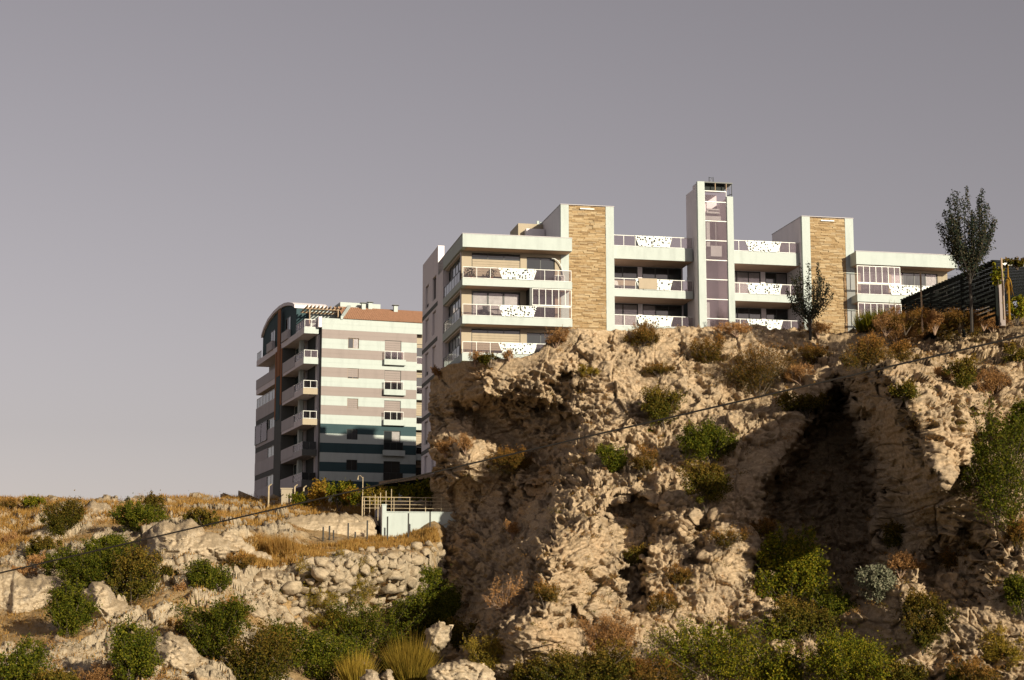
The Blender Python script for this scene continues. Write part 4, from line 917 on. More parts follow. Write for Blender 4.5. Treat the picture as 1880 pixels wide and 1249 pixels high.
# thin mesh fence posts below the striped block
for px, y0, y1, lab in ((493, 893, 920, 'leftmost thin pale mesh fence post below the striped block'), (540.5, 894, 931, 'pale mesh fence post at the left end of the hedge'), (557, 896, 931, 'pale mesh fence post against the orange bush')):
    a = at(px, y1, 158.0); c = at(px, y0, 158.0); t = MB(0); t.tube([(0, 0, -1), (0, 0, float(c[2] - a[2]))], 0.07, 6); t.tube([(0, 0, float(c[2] - a[2])), (.25, 0, float(c[2] - a[2]) + .2)], 0.05, 5); o = t.build('mesh_fence_post', M['steel']); o.location = tuple(a); tag(o, lab, 'post', 'pale mesh fence posts')
lwp = at(520, 925, 160.0); b = MB(0); b.box(-.2, 0.75, 0, .3, -3, 1.3); b.box(-.26, .81, -.06, .36, 1.3, 1.4); o = b.build('garden_wall', M['beige']); o.location = tuple(lwp); tag(o, 'short pale garden wall at the foot of the striped block', 'wall')

# dark pergola at the right edge
pa = math.radians(11.5); pn0 = at(1826, 482, 124.5)
pe = thing('garden_pergola', 'dark timber pergola with slatted roof and louvred side at the right edge', 'pergola', (float(pn0[0]), 124.5, 26.4), pa)
PZ = float(pn0[2]); PL = 16.2
def G_(name, m, *boxes, parent=None):
    b = MB(26.4)
    for q in boxes: b.box(*q)
    return b.build(name, M[m], parent or pe)
G_('side_beam', 'wood_dark', (0, 0.18, 0.0, PL, PZ - 0.12, PZ + 0.16)); G_('front_beam', 'frame_white', (0.42, 9, -0.1, 0.06, PZ - 0.2, PZ - 0.02)); G_('back_beam', 'wood_dark', (0, 9, PL - .2, PL, PZ - .12, PZ + .16))
for v in (0.1, 5.4, 10.7, PL - .3): G_('post', 'wood_dark', (0.02, 0.2, v, v + 0.2, 25.9, PZ - 0.12)); G_('post', 'wood_dark', (6.0, 6.2, v, v + 0.2, 25.9, PZ - 0.12))
for k in range(30): v = 0.2 + k * 0.54; G_('roof_slat', 'wood_dark', (-0.1, 9.0, v, v + 0.24, PZ + 0.162, PZ + 0.22))
rr_ = random.Random(9)
for k in range(11):
    z = 26.6 + k * (PZ - 26.75) / 11
    cuts = sorted(rr_.uniform(0.3, PL) for _ in range(3)); a = 0.3
    b = MB(26.4)
    for c in cuts + [PL]:
        e = c - (rr_.uniform(0.15, 0.5) if c < PL else 0)
        if e - a > 0.2: b.box(0.06, 0.10, a, e, z, z + 0.17)
        a = c
    b.build('side_louvre', M['wood_dark'], pe)
for k in range(15):
    z = 26.6 + k * 0.24
    b = MB(26.4); b.box(0.2, 9, PL - .5, PL - .45, z, z + .2); b.build('back_board', M['wood_dark'], pe)
G_('brick_pier', 'stripe_beige', (0.35, 0.75, 0.2, 0.6, 25.9, PZ - 0.7))
rb = MB(26.4); rb.tube([(-.15, 8.8, 27.9), (-.15, 15.8, 27.9)], .04, 5); rb.tube([(-.15, 0.8, 27.35), (-.15, 7, 27.35)], .04, 5); rb.tube([(-.15, 0.8, 27.05), (-.15, 5, 27.05)], .04, 5); rb.build('handrail', M['frame_white'], pe)
a = at(1842.5, 566, 121.5); c = at(1841, 474, 121.5); t = MB(0); t.box(-.055, .055, -.055, .055, -.8, float(c[2] - a[2])); o = t.build('garden_post', M['wood_pale']); o.location = tuple(a); tag(o, 'tall square greenish post at the front corner of the dark pergola', 'post')
# mesh fence in front of the pergola
a = at(1693, 590, 127.0); c = at(1692, 500, 127.0); mf = thing('mesh_fence', 'fine wire mesh fence with one tall pale post before the pergola', 'fence', tuple(a)); h = float(c[2] - a[2])
MB(0).tube([(0, 0, -.8), (0, 0, h)], [.065, .06], 8).build('post', M['wood_pale'], mf)
wm = MB(0)
for k in range(66):
    x = -1.0 + k * 0.1
    wm.tube([(x, 0.05, 0.1), (x, 0.05, h - .25)], 0.0075, 3)
for z in (0.15, h * .5, h - .25): wm.tube([(-1.0, .05, z), (5.6, .05, z)], 0.008, 3)
wo_ = wm.build('wire_mesh', M['post_dark'], mf)

# overhead cable, sagging, fixed below in the valley and in the cliff out of frame
def cable(ys, Y, rad, label):
    xs = np.array([-2200, -900, 0, 270, 540, 800, 940, 1100, 1400, 1700, 1880, 2300]); yy = np.interp(xs, ys[0], ys[1]); 
    f = np.poly1d(np.polyfit(ys[0], ys[1], 2)); P = [at(x, float(f(x)), Y + (x - 940) * 0.004) for x in np.linspace(-1500, 2350, 60)]
    b = MB(0); b.tube([tuple(p) for p in P], rad, 6); o = b.build('overhead_cable', M['cable'], None, True); tag(o, label, 'cable'); return o
cable(([0, 200, 400, 540, 700, 860, 1000, 1200, 1400, 1600, 1740, 1880], [1048, 1008, 962, 929, 891, 851, 820, 770, 727, 681, 650, 618]), 60.0, 0.028, 'thick black cable slung diagonally across the whole view')
cable(([0, 200, 400, 540, 700, 860, 1000, 1200, 1400, 1600, 1740, 1880], [1050.5, 1006, 959.5, 929, 890, 852, 819, 769, 724.5, 679, 649, 616]), 60.3, 0.014, 'thinner second cable running close along the thick diagonal one')
# ------------------------------------------------------------------ shrubs, trees, grass
def leaf_mesh(name, C, size, rng, tip, asp=0.55, up=0.0):
    """one small folded leaf face per centre"""
    n = len(C); a = rng.normal(size=(n, 3)); a[:, 2] += up; a = nrm(a); b = nrm(np.cross(a, rng.normal(size=(n, 3))))
    s = size * rng.uniform(0.6, 1.35, n)[:, None]; a = a * s; b = b * s * asp
    V = np.stack([C - a, C + b, C + a, C - b], 1).reshape(-1, 3)
    me = mesh_np(name, V, np.arange(4 * n).reshape(n, 4)); attr(me, 'tip', np.repeat(tip, 4)); return me
def blade_mesh(name, base, direc, length, width, rng, tip=1.0, segs=1):
    n = len(base); d = nrm(direc); side = nrm(np.cross(d, rng.normal(size=(n, 3)))) * (np.asarray(width) * np.ones(n))[:, None]
    top = base + d * np.asarray(length)[:, None]
    V = np.stack([base - side, base + side, top], 1).reshape(-1, 3); me = mesh_np(name, V, np.arange(3 * n).reshape(n, 3))
    attr(me, 'tip', np.tile([0.0, 0.0, 1.0], n)); return me

LEAF = {'green': 'leaf_green', 'bright': 'leaf_bright', 'olive': 'leaf_olive', 'mixed': 'leaf_mixed', 'dry': 'leaf_dry', 'yellow': 'leaf_yellow', 'orange': 'leaf_orange', 'pale': 'leaf_pale', 'broom': 'leaf_yellow', 'reed': 'leaf_bright', 'straw': 'grass', 'twig': 'leaf_dry'}
shrub_seed = [100]
def shrub(label, px, py, w, h, kind, where='c', depth=None, group='shrubs growing on the cliff', cat='shrub', leaf=0.085, dens=1.0, name='shrub', lift=0.0):
    """px, py: middle of its foot in the photograph; w, h: its size there in pixels"""
    shrub_seed[0] += 1; rng = np.random.default_rng(shrub_seed[0])
    if depth is None: p = cliff_pt(px, py) if where == 'c' else hill_pt(px, py)
    else: p = at(px, py, depth)
    k = p[1] / F; W, H = w * k, h * k
    if depth is None: p = p + np.array([0, -0.12 * W, -0.05 * H])
    t = thing(name, label, cat, tuple(float(v) for v in p), 0, group)
    st = MB(0); r = random.Random(shrub_seed[0])
    if kind in ('broom', 'reed', 'straw'):
        n = int(min(2600, 260 * W * H * dens + 200)); ang = rng.uniform(0, 6.283, n); rr = np.sqrt(rng.random(n))
        base = np.stack([np.cos(ang) * rr * W * (0.2 if kind == 'broom' else 0.42), np.sin(ang) * rr * W * 0.22, -0.08 * H * np.ones(n)], 1)
        d = np.stack([np.cos(ang) * rr * W * (0.36 if kind == 'broom' else 0.10), np.sin(ang) * rr * W * 0.3, H * (0.75 + 0.3 * rng.random(n) - 0.25 * rr ** 2)], 1) + rng.normal(size=(n, 3)) * 0.09 * H
        L = np.linalg.norm(d, axis=1) * rng.uniform(0.55, 1.12, n)
        link('blades', blade_mesh('blades', base, d, L, 0.022 if kind != 'reed' else 0.035, rng), M[LEAF[kind]], t)
        for _ in range(5): a = r.uniform(0, 6.28); st.tube([(0, 0, -.25), (math.cos(a) * W * .12, math.sin(a) * W * .1, H * .45)], [0.025, 0.01], 4)
        st.build('stem', M['twig'], t); return t
    nl = int(3 + 1.1 * math.sqrt(W * H) + rng.integers(0, 3))                     # a few unequal lobes make the outline
    lc = np.stack([rng.uniform(-0.34, 0.34, nl) * W, rng.uniform(-0.2, 0.2, nl) * W, rng.uniform(0.22, 0.68, nl) * H], 1)
    lc[0] = (0, 0, 0.42 * H); lr = rng.uniform(0.17, 0.33, nl); lr[0] = 0.38
    ncl = int(16 + 9 * W * H); li = rng.choice(nl, ncl, p=lr ** 2 / (lr ** 2).sum())
    u = nrm(rng.normal(size=(ncl, 3))) * rng.uniform(0.45, 1.0, ncl)[:, None]
    c = lc[li] + u * lr[li][:, None] * np.array([W * 1.0, W * 0.85, H * 1.0]); c[:, 2] = np.clip(c[:, 2], -0.12 * H, None)
    N = int(min(16000, (520 if kind != 'twig' else 90) * W * H * dens * (0.085 / leaf) ** 2 + 250))
    idx = rng.integers(0, ncl, N); rc = 0.085 * min(W, H) + 0.11
    off = nrm(rng.normal(size=(N, 3))) * (rng.random(N)[:, None] ** 0.4) * rc * rng.uniform(0.5, 1.4, ncl)[idx][:, None]
    C = c[idx] + off
    stray = rng.random(N) < 0.06; C[stray] += rng.normal(size=(int(stray.sum()), 3)) * 0.10 * min(W, H) + np.array([0, 0, 0.05 * H])
    for _ in range(int(6 + 3 * W * H)):                                          # shoots that break the outline
        k = rng.integers(0, ncl); d = nrm((c[k] - np.array([0, 0, 0.3 * H])) + np.array([0, 0, 0.35 * H]) + rng.normal(size=3) * 0.15)
        m_ = 16; s_ = rng.random(m_)[:, None]; seg = c[k] + d * s_ * (0.14 * min(W, H) + 0.22); C = np.concatenate([C, seg + rng.normal(size=(m_, 3)) * 0.05])
        e = c[k] + d * (0.16 * min(W, H) + 0.26); st.tube([tuple(c[k] * 0.7), tuple(e)], [0.014, 0.006], 3)
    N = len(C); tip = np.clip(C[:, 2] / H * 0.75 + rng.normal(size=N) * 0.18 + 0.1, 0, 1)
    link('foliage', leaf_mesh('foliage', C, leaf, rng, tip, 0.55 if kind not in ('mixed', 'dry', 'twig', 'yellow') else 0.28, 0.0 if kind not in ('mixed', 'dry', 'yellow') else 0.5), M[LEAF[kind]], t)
    ns = 9 if kind in ('twig', 'dry') else 6
    for i in range(ns):
        q = c[r.randrange(ncl)]; st.tube([(0, 0, -0.3), tuple(q * np.array([.4, .4, .45]) + rng.normal(size=3) * .05), tuple(q)], [0.045, 0.03, 0.008], 5)
        if kind == 'twig':
            for _ in range(5): e = q + rng.normal(size=3) * 0.22 * H; st.tube([tuple(q * 0.6), tuple(e)], [0.02, 0.006], 4)
    st.build('stems', M['twig' if kind in ('twig', 'dry') else 'bark'], t)
    return t

CL = 'shrubs growing on the cliff'
for a in [
    ('round dry bush with a dark base on the rim below the left tower', 1175, 640, 72, 55, 'mixed'),
    ('biggest brown bush hanging below the rim, between the lift and the small tree', 1392, 725, 128, 120, 'mixed'),
    ('brown bush left of the biggest one below the lift tower', 1300, 668, 66, 60, 'mixed'),
    ('thin dry scrub on the rim under the lift', 1350, 612, 70, 24, 'dry'),
    ('low brown scrub above the narrow dark bush right of the cliff middle', 1213, 690, 62, 30, 'mixed'),
    ('narrow dark bush hanging in a crack above the cable', 1219, 778, 66, 86, 'olive'),
    ('small fresh green bush just below the cable in mid cliff', 1128, 868, 58, 56, 'green'),
    ('brown dry bush right of the small fresh green bush', 1187, 866, 48, 54, 'mixed'),
    ('wide green bush below the cable, upper of two in the cliff middle', 1304, 845, 116, 78, 'green'),
    ('tall dark green bush under the wide green one', 1294, 935, 78, 88, 'olive'),
    ('brown bush at the top of the dark cleft', 1586, 682, 86, 74, 'mixed'),
    ('yellowish low bush left of the dark cleft under the cable', 1480, 764, 78, 42, 'olive'),
    ('flat olive bush on the lit spur right of the cleft', 1668, 737, 54, 44, 'olive'),
    ('dark olive bush above the lit spur under the cable end', 1766, 712, 64, 58, 'olive'),
    ('dry pinkish bush at the top of the large green bush, right edge', 1838, 728, 60, 56, 'dry'),
    ('largest leafy green bush at the right edge', 1826, 945, 150, 225, 'green'),
    ('loose green bush high on the right edge', 1872, 830, 60, 110, 'green'),
    ('leafy green sapling growing out of the dark cleft', 1452, 1120, 110, 165, 'bright'),
    ('dark undergrowth at the bottom of the cleft', 1480, 1170, 110, 80, 'olive'),
    ('small tawny tuft on the shaded rock right of the cleft', 1746, 1045, 52, 46, 'mixed'),
    ('tawny bush cut by the right edge at half height of the rock', 1868, 1015, 56, 66, 'mixed'),
    ('large bright green bush on the bottom edge in the middle of the cliff', 1318, 1262, 214, 132, 'bright'),
    ('yellow green bush on the bottom edge below the cleft', 1562, 1262, 146, 122, 'bright'),
    ('thin green bush right of the bottom yellow green one', 1690, 1190, 62, 70, 'olive'),
    ('dry brown bush above the bottom green one, left of centre', 1108, 1192, 96, 76, 'dry'),
    ('green bush on the bottom edge under the dry brown bush', 1072, 1262, 150, 86, 'olive'),
    ('small brown tuft in the lower left of the lit face', 1000, 1106, 54, 48, 'mixed'),
    ('bare pinkish twigs spreading beside the small brown tuft', 928, 1122, 74, 62, 'twig'),
    ('yellow leafed plant at the foot of the shaded cliff corner', 890, 1236, 84, 84, 'yellow'),
    ('brown bush in the hollow behind the cable, left part of the cliff', 944, 872, 104, 56, 'mixed'),
    ('small green bush on the ledge under the left balconies', 899, 667, 40, 22, 'olive'),
    ('dry tuft left of the small green ledge bush', 870, 667, 36, 26, 'dry'),
    ('round dry tuft on the ledge before the perforated panel', 934, 655, 24, 18, 'dry'),
    ('pale dry tuft at the step of the rim by the left balcony corner', 1020, 634, 50, 34, 'dry'),
    ('dry grass plume on the left end of the lit ledge', 815, 832, 34, 36, 'dry'),
    ('dry grass plume on the right of the lit ledge', 855, 828, 32, 32, 'dry'),
    ('pale grey green plant trailing over the rock below the cleft', 1612, 1100, 96, 62, 'pale'),
    ('dry rusty plant above the pale grey green one', 1650, 1052, 80, 40, 'dry'),
    ('yellowish seedling plant at the lower right corner', 1852, 1225, 60, 76, 'yellow'),
    ('small green plant on the bottom edge left of the corner seedling', 1762, 1262, 46, 50, 'green'),
    ('small olive tuft in the middle of the lit face under the cable', 1085, 690, 50, 18, 'yellow'),
    ('dark olive tuft on the lower right face of the lit cliff', 1390, 990, 56, 44, 'mixed'),
    ('brown tuft low on the lit face above the large bottom bush', 1238, 1075, 56, 40, 'mixed'),
    ('dry fringe at the left top corner of the cliff', 806, 690, 24, 24, 'dry'),
    ('rusty little plant hanging in the shaded left face', 938, 985, 26, 34, 'dry'),
    ('low rusty scrub on the rim left of the reeds', 1500, 615, 60, 28, 'dry'),
    ('dry tuft under the lone pale fence post', 1696, 622, 76, 58, 'mixed'),
    ('broad orange scrub on the rim before the pergola', 1645, 630, 96, 66, 'dry'),
    ('dark olive scrub on the rim under the tall plum tree', 1758, 624, 96, 62, 'mixed'),
    ('orange scrub at the right end of the rim', 1822, 606, 70, 44, 'dry'),
    ('olive scrub spilling over the rim left of the lit spur', 1650, 668, 70, 42, 'mixed'),
    ('rusty scrub above the yellowish bush left of the cleft', 1490, 668, 70, 40, 'mixed'),
    ('small tawny scrub right of the biggest brown bush', 1470, 700, 44, 34, 'dry'),
    ('dark green bush low in the shade right of the pale grey green plant', 1705, 1150, 80, 70, 'olive'),
    ('green scrub at the bottom edge right of the yellow green bush', 1660, 1262, 90, 64, 'olive'),
    ('olive bush on the bottom edge before the corner seedling', 1800, 1270, 90, 70, 'mixed'),
    ('green bush cut by the right edge low on the rock', 1878, 1130, 60, 80, 'green'),
    ('rusty scrub in the shade under the largest leafy bush', 1800, 1010, 60, 36, 'mixed'),
    ('olive scrub left of the large bottom bush', 1190, 1268, 90, 70, 'mixed'),
    ('yellowish scrub between the two bright bottom bushes', 1440, 1268, 90, 76, 'bright'),
    ('green scrub at the bottom edge below the bare twigs', 980, 1270, 80, 60, 'olive'),
    ('green bush at the mouth of the cleft beside the sapling', 1535, 1140, 70, 70, 'green'),
    ('dark bush high inside the right wall of the cleft', 1645, 1000, 50, 46, 'olive'),
    ('rusty scrub along the ledge under the tall dark green bush', 1330, 1000, 60, 30, 'mixed'),
    ('green scrub in the hollow of the lit face', 1170, 1040, 46, 40, 'olive'),
    ('tawny scrub at the lower end of the hollow in the lit face', 1210, 1120, 60, 36, 'mixed'),
    ('small green plant under the narrow dark bush', 1195, 800, 34, 26, 'green'),
    ('olive bush at the right edge just under the cable', 1868, 668, 50, 40, 'olive'),
    ('dry scrub on the spur right of the lit rock', 1735, 700, 40, 26, 'dry'),
]:
    lab, px, py, w, h, kd = a
    shrub(lab, px, py, w * 1.15, h * 1.08, kd, dens=1.15, leaf=0.085 if kd in ('bright', 'pale') and w < 120 else 0.065)
for lab, px, py, w, h, kd in [('rusty scrub hiding the far end of the dark pergola', 1662, 608, 84, 46, 'mixed'), ('orange scrub under the middle of the pergola side', 1716, 608, 74, 38, 'dry'), ('olive and rust scrub at the foot of the tall plum tree', 1762, 606, 84, 42, 'mixed'),
        ('orange scrub below the corner of the pergola', 1806, 600, 64, 38, 'dry'), ('tawny scrub between the reeds and the pergola', 1626, 610, 70, 40, 'dry')]:
    shrub(lab, px, py, w, h, kd, 'c', 127.5, CL, leaf=0.065, dens=1.2)
shrub('tall fresh green reeds on the rim before the right wing', 1612, 600, 96, 48, 'reed', group=CL, name='reed_clump', cat='reeds', dens=2)
shrub('short green reeds at the foot of the dark pergola', 1825, 588, 40, 34, 'reed', group=CL, name='reed_clump', cat='reeds')

HS = 'shrubs on the left hillside'
for a in [
    ('left half of the big dark thicket under the cable', 140, 1075, 100, 72, 'green'),
    ('middle of the big dark thicket under the cable', 195, 1090, 100, 100, 'green'),
    ('right end of the big dark thicket, against the largest outcrop', 242, 1105, 70, 115, 'olive'),
    ('top of the big dark thicket just below the leaning slab', 205, 1020, 80, 44, 'green'),
    ('tall green bush between the fluted cliff and the upright crag', 126, 1172, 82, 108, 'green'),
    ('dark green bush right of the upright crag', 246, 1250, 86, 118, 'green'),
    ('large green bush under the largest outcrop', 392, 1210, 108, 112, 'green'),
    ('lower green bush next to the large one at the left foot of the embankment', 470, 1262, 120, 118, 'olive'),
    ('green bush at the foot of the stone embankment', 535, 1220, 96, 82, 'green'),
    ('green bush in the bottom left corner', 30, 1262, 96, 84, 'green'),
    ('reddish green bush on the bottom edge near the left corner', 110, 1268, 80, 42, 'olive'),
    ('round green bush on the skyline right of the leaning slab', 252, 970, 92, 58, 'green'),
    ('upright dark shrub rising above the round skyline bush', 288, 952, 34, 50, 'olive'),
    ('tall dark bush on the skyline left of the leaning slab', 108, 982, 60, 78, 'olive'),
    ('bright green low bush on the skyline at the far left', 66, 937, 46, 26, 'bright'),
    ('small olive bush on the skyline at the left edge', 16, 935, 40, 24, 'mixed'),
    ('green bush above the cable right of the round skyline bush', 376, 968, 58, 36, 'olive'),
    ('dark bush leaning on the low tilted outcrop', 80, 1026, 58, 42, 'olive'),
    ('green bush at the right flank of the largest outcrop', 388, 1092, 74, 62, 'green'),
    ('small olive tuft on the face of the largest outcrop', 326, 1005, 30, 26, 'olive'),
    ('brown tuft low on the largest outcrop', 306, 1062, 28, 20, 'olive'),
    ('brown tuft near the foot of the largest outcrop', 336, 1085, 20, 14, 'dry'),
    ('dry tuft above the fluted cliff', 46, 1058, 40, 18, 'dry'),
    ('brown bush right of the knobbly rock', 450, 1046, 58, 32, 'mixed'),
    ('tall yellow green fennel in front of the stones, left stem', 590, 1122, 78, 100, 'yellow'),
    ('tall yellow green fennel in front of the stones, right stem', 640, 1112, 84, 104, 'yellow'),
    ('low yellow green growth at the foot of the embankment', 616, 1160, 110, 44, 'yellow'),
    ('dark bush in shade at the middle of the bottom edge', 610, 1262, 90, 110, 'green'),
    ('large dark bush in the shade below the fennel', 680, 1215, 130, 104, 'green'),
    ('dark bush in the shade against the cliff foot', 765, 1185, 90, 110, 'green'),
    ('dark shaded bush behind the spiky grass', 740, 1240, 90, 80, 'green'),
    ('shaded bush over the right end of the stone embankment', 770, 1110, 70, 70, 'green'),
    ('reddish dry bush under the ribbed crag', 180, 1262, 60, 46, 'dry'),
    ('tawny tuft above the ribbed crag', 345, 1165, 50, 26, 'mixed'),
    ('brown scrub left of the embankment foot', 432, 1150, 46, 60, 'mixed'),
    ('orange scrub on the slope at the left edge', 14, 1005, 40, 26, 'dry'),
    ('pinkish scrub between the thicket and the fluted cliff', 80, 1045, 56, 28, 'dry'),
]:
    lab, px, py, w, h, kd = a
    shrub(lab, px, py, w * 1.28, h * 1.12, kd, 'h', group=HS, leaf=0.065, dens=1.15)
shrub('tall dark shrub added to cast shade, before the shaded cliff corner', 806, 1165, 66, 105, 'green', 'h', 127.0, HS, leaf=0.065, dens=1.4)  # added shrub, put here to throw shade on the stones behind
shrub('dark shrub added to cast shade, between the boulder and the cliff corner', 842, 1200, 70, 70, 'olive', 'h', 119.0, HS, leaf=0.065, dens=1.3)  # second shrub added for the shade it throws
shrub('spiky yellow green broom clump on the bottom edge beside the boulder', 752, 1256, 100, 96, 'broom', 'h', 109.0, HS, 'grass clump', name='broom_clump', dens=1.6)
shrub('smaller spiky clump left of the yellow green broom', 655, 1262, 70, 76, 'broom', 'h', 107.0, HS, 'grass clump', name='broom_clump')
shrub('tall straw coloured grass clump on the terrace left of the posts', 518, 1020, 60, 48, 'straw', 'h', None, HS, 'grass clump', name='grass_clump', dens=2)
HG = 'hedge bushes below the striped block'
for lab, px, py, w, h, kd, Y in [
    ('orange leaved bush against the balconies of the striped block', 580, 930, 44, 60, 'orange', 155), ('green hedge bush right of the orange one', 622, 932, 60, 56, 'bright', 153),
    ('green hedge bush behind the two pale posts', 545, 932, 44, 34, 'bright', 155.5), ('green hedge bush at the thin lamp post', 668, 932, 60, 44, 'bright', 151), ('green hedge bush under the left end of the canopy', 712, 926, 56, 38, 'bright', 149.5),
    ('green hedge bush under the middle of the canopy', 752, 926, 56, 44, 'bright', 149.5), ('green hedge bush beside the cliff under the canopy', 788, 924, 50, 46, 'bright', 149.5), ('yellowing bush behind the starter bars', 690, 930, 44, 40, 'yellow', 149),
    ('small orange tinted bush left of the lamp post', 645, 925, 36, 36, 'orange', 151.5)]:
    shrub(lab, px, py, w, h, kd, 'h', Y, HG, leaf=0.12)

# ---- upright plum trees
def tree(label, px, base_y, top_y, spread, depth, trunk_frac, nb, m='leaf_purple', seed=1, leaf=0.075, per=150):
    a = at(px, base_y, depth); c = at(px, top_y, depth); H = float(c[2] - a[2]); k = depth / F; Wd = spread * k
    t = thing('plum_tree', label, 'tree', tuple(float(v) for v in a), 0, 'dark upright trees'); r = random.Random(seed); rng = np.random.default_rng(seed)
    tr = MB(0); tr.tube([(0, 0, -0.7), (0.03, 0, H * trunk_frac * .5), (-0.02, 0.02, H * trunk_frac), (0.05, 0, H * (trunk_frac + .15))], [0.13, 0.11, 0.095, 0.06], 7); tr.build('trunk', M['bark_dark'], t)
    C = []; z0 = H * trunk_frac
    lb = MB(0)
    for i in range(nb):
        ang = 2 * math.pi * (i * 0.381966) + r.uniform(-.3, .3); q = (0.18 + 0.82 * (i + .5) / nb) ** 0.6; zt = z0 + (H - z0) * (1.02 - 0.45 * q ** 2.2) * r.uniform(.76, 1.05)
        zs = z0 * r.uniform(0.85, 1.15) + (H - z0) * 0.12 * r.random()
        end = Vector((math.cos(ang) * Wd * .5 * q, math.sin(ang) * Wd * .42 * q, zt)); st = Vector((0.02, 0, zs)); mid = st.lerp(end, 0.45) + Vector((math.cos(ang), math.sin(ang), 0)) * Wd * 0.10
        lb.tube([tuple(st), tuple(mid), tuple(end)], [0.05, 0.03, 0.008], 5)
        n = int(per * (0.5 + (end - mid).length / 2.5))
        for _ in range(n):
            s = r.random() ** 0.75; p = (st.lerp(mid, s * 2) if s < .5 else mid.lerp(end, s * 2 - 1)); 
            if s < 0.14: continue
            rad = 0.17 * (1.25 - s * .8) * (Wd / 3.8)
            C.append((p.x + r.gauss(0, rad), p.y + r.gauss(0, rad), p.z + r.gauss(0, rad * 1.2)))
    lb.build('branches', M['bark_dark'], t)
    C = np.array(C); link('crown', leaf_mesh('crown', C, leaf, rng, C[:, 2] / H, 0.6), M[m], t); return t
tree('tall dark plum tree rising above the pergola at the right', 1784, 592, 346, 118, 123.5, 0.32, 34, seed=3, per=250)
tree('smaller dark plum tree in front of the right stone tower', 1487, 608, 482, 96, 136.5, 0.07, 24, seed=8, per=150)
# yellowing young banana plant and vine by the pergola
bp = at(1853, 574, 121.0); bt = thing('banana_plant', 'young plant with drooping yellow leaves beside the square post', 'plant', tuple(bp)); q = MB(0); q.tube([(0, 0, -.5), (.03, 0, 2.6), (0.05, 0, 3.3)], [.08, .06, .02], 6); q.build('stem', M['leaf_orange'], bt)
for k in range(7):
    a_ = k * 0.9; L = 0.75; b = MB(0); n0 = Vector((.03, 0, 1.9 + .09 * k)); dd = Vector((math.cos(a_), math.sin(a_) * .6, 0))
    pts = [n0 + dd * (s * .35) + Vector((0, 0, .18 * s - .95 * s * s)) for s in (0, .3, .6, 1.0)]; sd = Vector((-dd.y, dd.x, 0)).normalized()
    for j, p in enumerate(pts): w_ = (.03, .11, .10, .02)[j]; b.v += [tuple(p - sd * w_), tuple(p + Vector((0, 0, .03))), tuple(p + sd * w_)]
    for j in range(3): b.f += [(3 * j, 3 * j + 1, 3 * j + 4, 3 * j + 3), (3 * j + 1, 3 * j + 2, 3 * j + 5, 3 * j + 4)]
    b.build('leaf', M['leaf_orange'], bt)
shrub('green vine climbing the front corner of the pergola', 1832, 520, 26, 40, 'bright', 'c', 122.0, CL, 'vine', name='vine', leaf=0.12)
shrub('leafy vine draped over the pergola roof at the right edge', 1868, 488, 70, 14, 'olive', 'c', 123.0, CL, 'vine', name='vine', leaf=0.1)
shrub('green bush inside the pergola at the right edge', 1868, 590, 40, 60, 'bright', 'c', 122.5, CL, leaf=0.11)

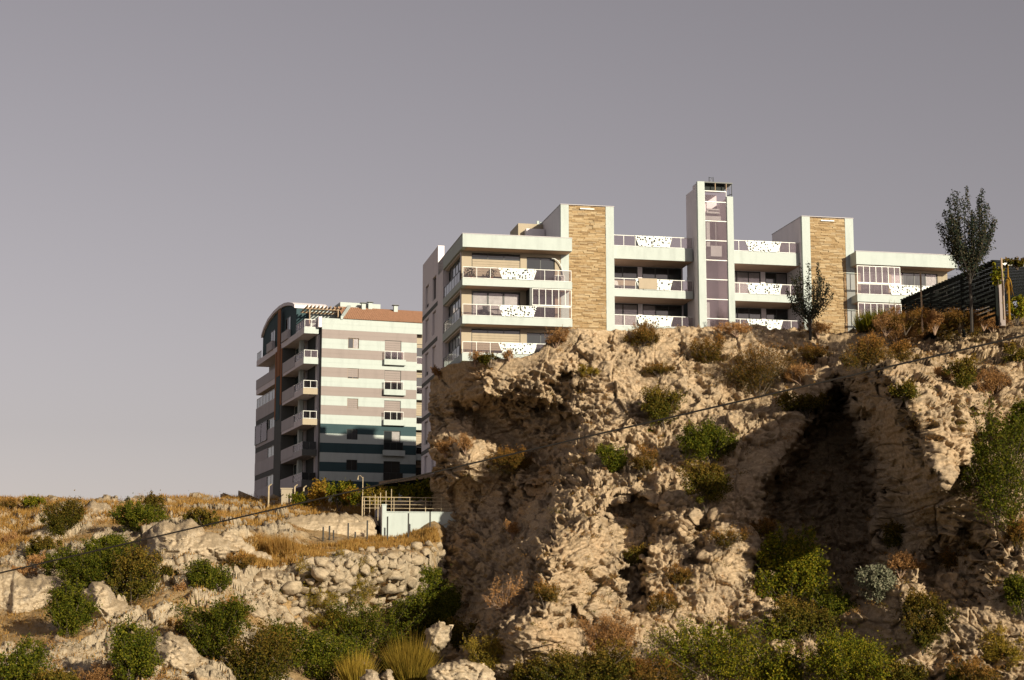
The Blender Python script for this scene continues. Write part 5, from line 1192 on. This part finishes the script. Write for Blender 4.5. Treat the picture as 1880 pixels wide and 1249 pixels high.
# ---- golden grass, uncountable
def grass():
    zones = [([(-20, 912), (150, 918), (230, 925), (300, 908), (480, 912), (560, 925), (690, 925), (695, 950), (600, 945), (520, 955), (470, 968), (400, 965), (330, 950), (220, 965), (120, 960), (60, 990), (-20, 1040)], 30000, 0.55),
             ([(420, 990), (470, 985), (560, 1002), (600, 1000), (690, 988), (800, 970), (805, 995), (720, 1006), (640, 1012), (560, 1032), (470, 1045), (430, 1020)], 20000, 0.5),
             ([(-20, 960), (120, 960), (260, 1000), (420, 960), (440, 1080), (430, 1200), (280, 1260), (-20, 1260)], 9000, 0.35)]
    rng = np.random.default_rng(2); B = []; L = []
    nr, nc = HP.shape[:2]; s = HP.reshape(-1, 3) - np.array([0, 0, CAMZ]); dep = s[:, 1] * math.cos(PITCH) + s[:, 2] * math.sin(PITCH)
    X = CX + F * s[:, 0] / dep; Yp = CY - F * (-s[:, 1] * math.sin(PITCH) + s[:, 2] * math.cos(PITCH)) / dep
    for poly, n, hgt in zones:
        inside = np.nonzero(poly_sd(X, Yp, poly) > 0)[0]
        pick = inside[rng.integers(0, len(inside), n * 2)]; P0 = HP.reshape(-1, 3)[pick]
        d = pn(P0 / 1.7) + 0.6 * pn(P0 / 0.5 + 9); keep = d > rng.uniform(-0.7, 0.5, len(d)); P0 = P0[keep][:n]; d = d[keep][:n]
        B.append(P0 + rng.normal(size=P0.shape) * np.array([0.1, 0.15, 0.0])); L.append(hgt * 0.8 * (0.5 + 0.6 * rng.random(len(P0)) + 0.4 * np.clip(d, -0.5, 1)))
    B = np.concatenate(B); L = np.concatenate(L); D = rng.normal(size=B.shape) * 0.33 + np.array([0.12, 0, 1])
    me = blade_mesh('dry_grass', B - np.array([0, 0, 0.05]), D, L, 0.032, rng)
    tag(link('dry_grass', me, M['grass']), 'golden dry grass covering the hillside and the terrace', 'grass', kind='stuff')
grass()

# ---- low scrub scattered over ledges and slope, uncountable
def low_scrub(name, label, P, n_tuft, per, size, mats, seed, thresh):
    rng = np.random.default_rng(seed); du = np.gradient(P, axis=1); dv = np.gradient(P, axis=0); N = nrm(np.cross(du, dv)); N *= np.sign(N[..., 2:3] + 1e-6)
    up = N[..., 2]; V = P.reshape(-1, 3); ok = np.nonzero((up.ravel() > thresh) & (pn(V / 3.0 + 200) > -0.05))[0]
    pick = ok[rng.integers(0, len(ok), n_tuft)]; c = V[pick]; s = size * rng.uniform(0.4, 1.5, n_tuft)
    for j, mname in enumerate(mats):
        sel = np.nonzero(np.arange(n_tuft) % len(mats) == j)[0]; idx = np.repeat(sel, per)
        C = c[idx] + rng.normal(size=(len(idx), 3)) * s[idx][:, None] * np.array([0.5, 0.4, 0.32]) + np.array([0, -0.05, 0.1])
        tag(link(name, leaf_mesh(name, C, 0.055, rng, rng.random(len(C)), 0.3, 0.7), M[mname]), label + (' of rusty tone', ' of olive tone', ' of straw tone')[j], 'scrub', kind='stuff')
low_scrub('cliff_scrub', 'low dry scrub scattered over the cliff ledges', CLP[:, CLX < 1900][::2, ::2], 1500, 42, 0.40, ('leaf_dry', 'leaf_olive', 'grass'), 21, 0.62)
low_scrub('slope_scrub', 'low dry scrub scattered over the left slope', HP[:, (HX > -20) & (HX < 800)], 1500, 40, 0.45, ('leaf_mixed', 'leaf_olive', 'leaf_dry'), 22, 0.2)
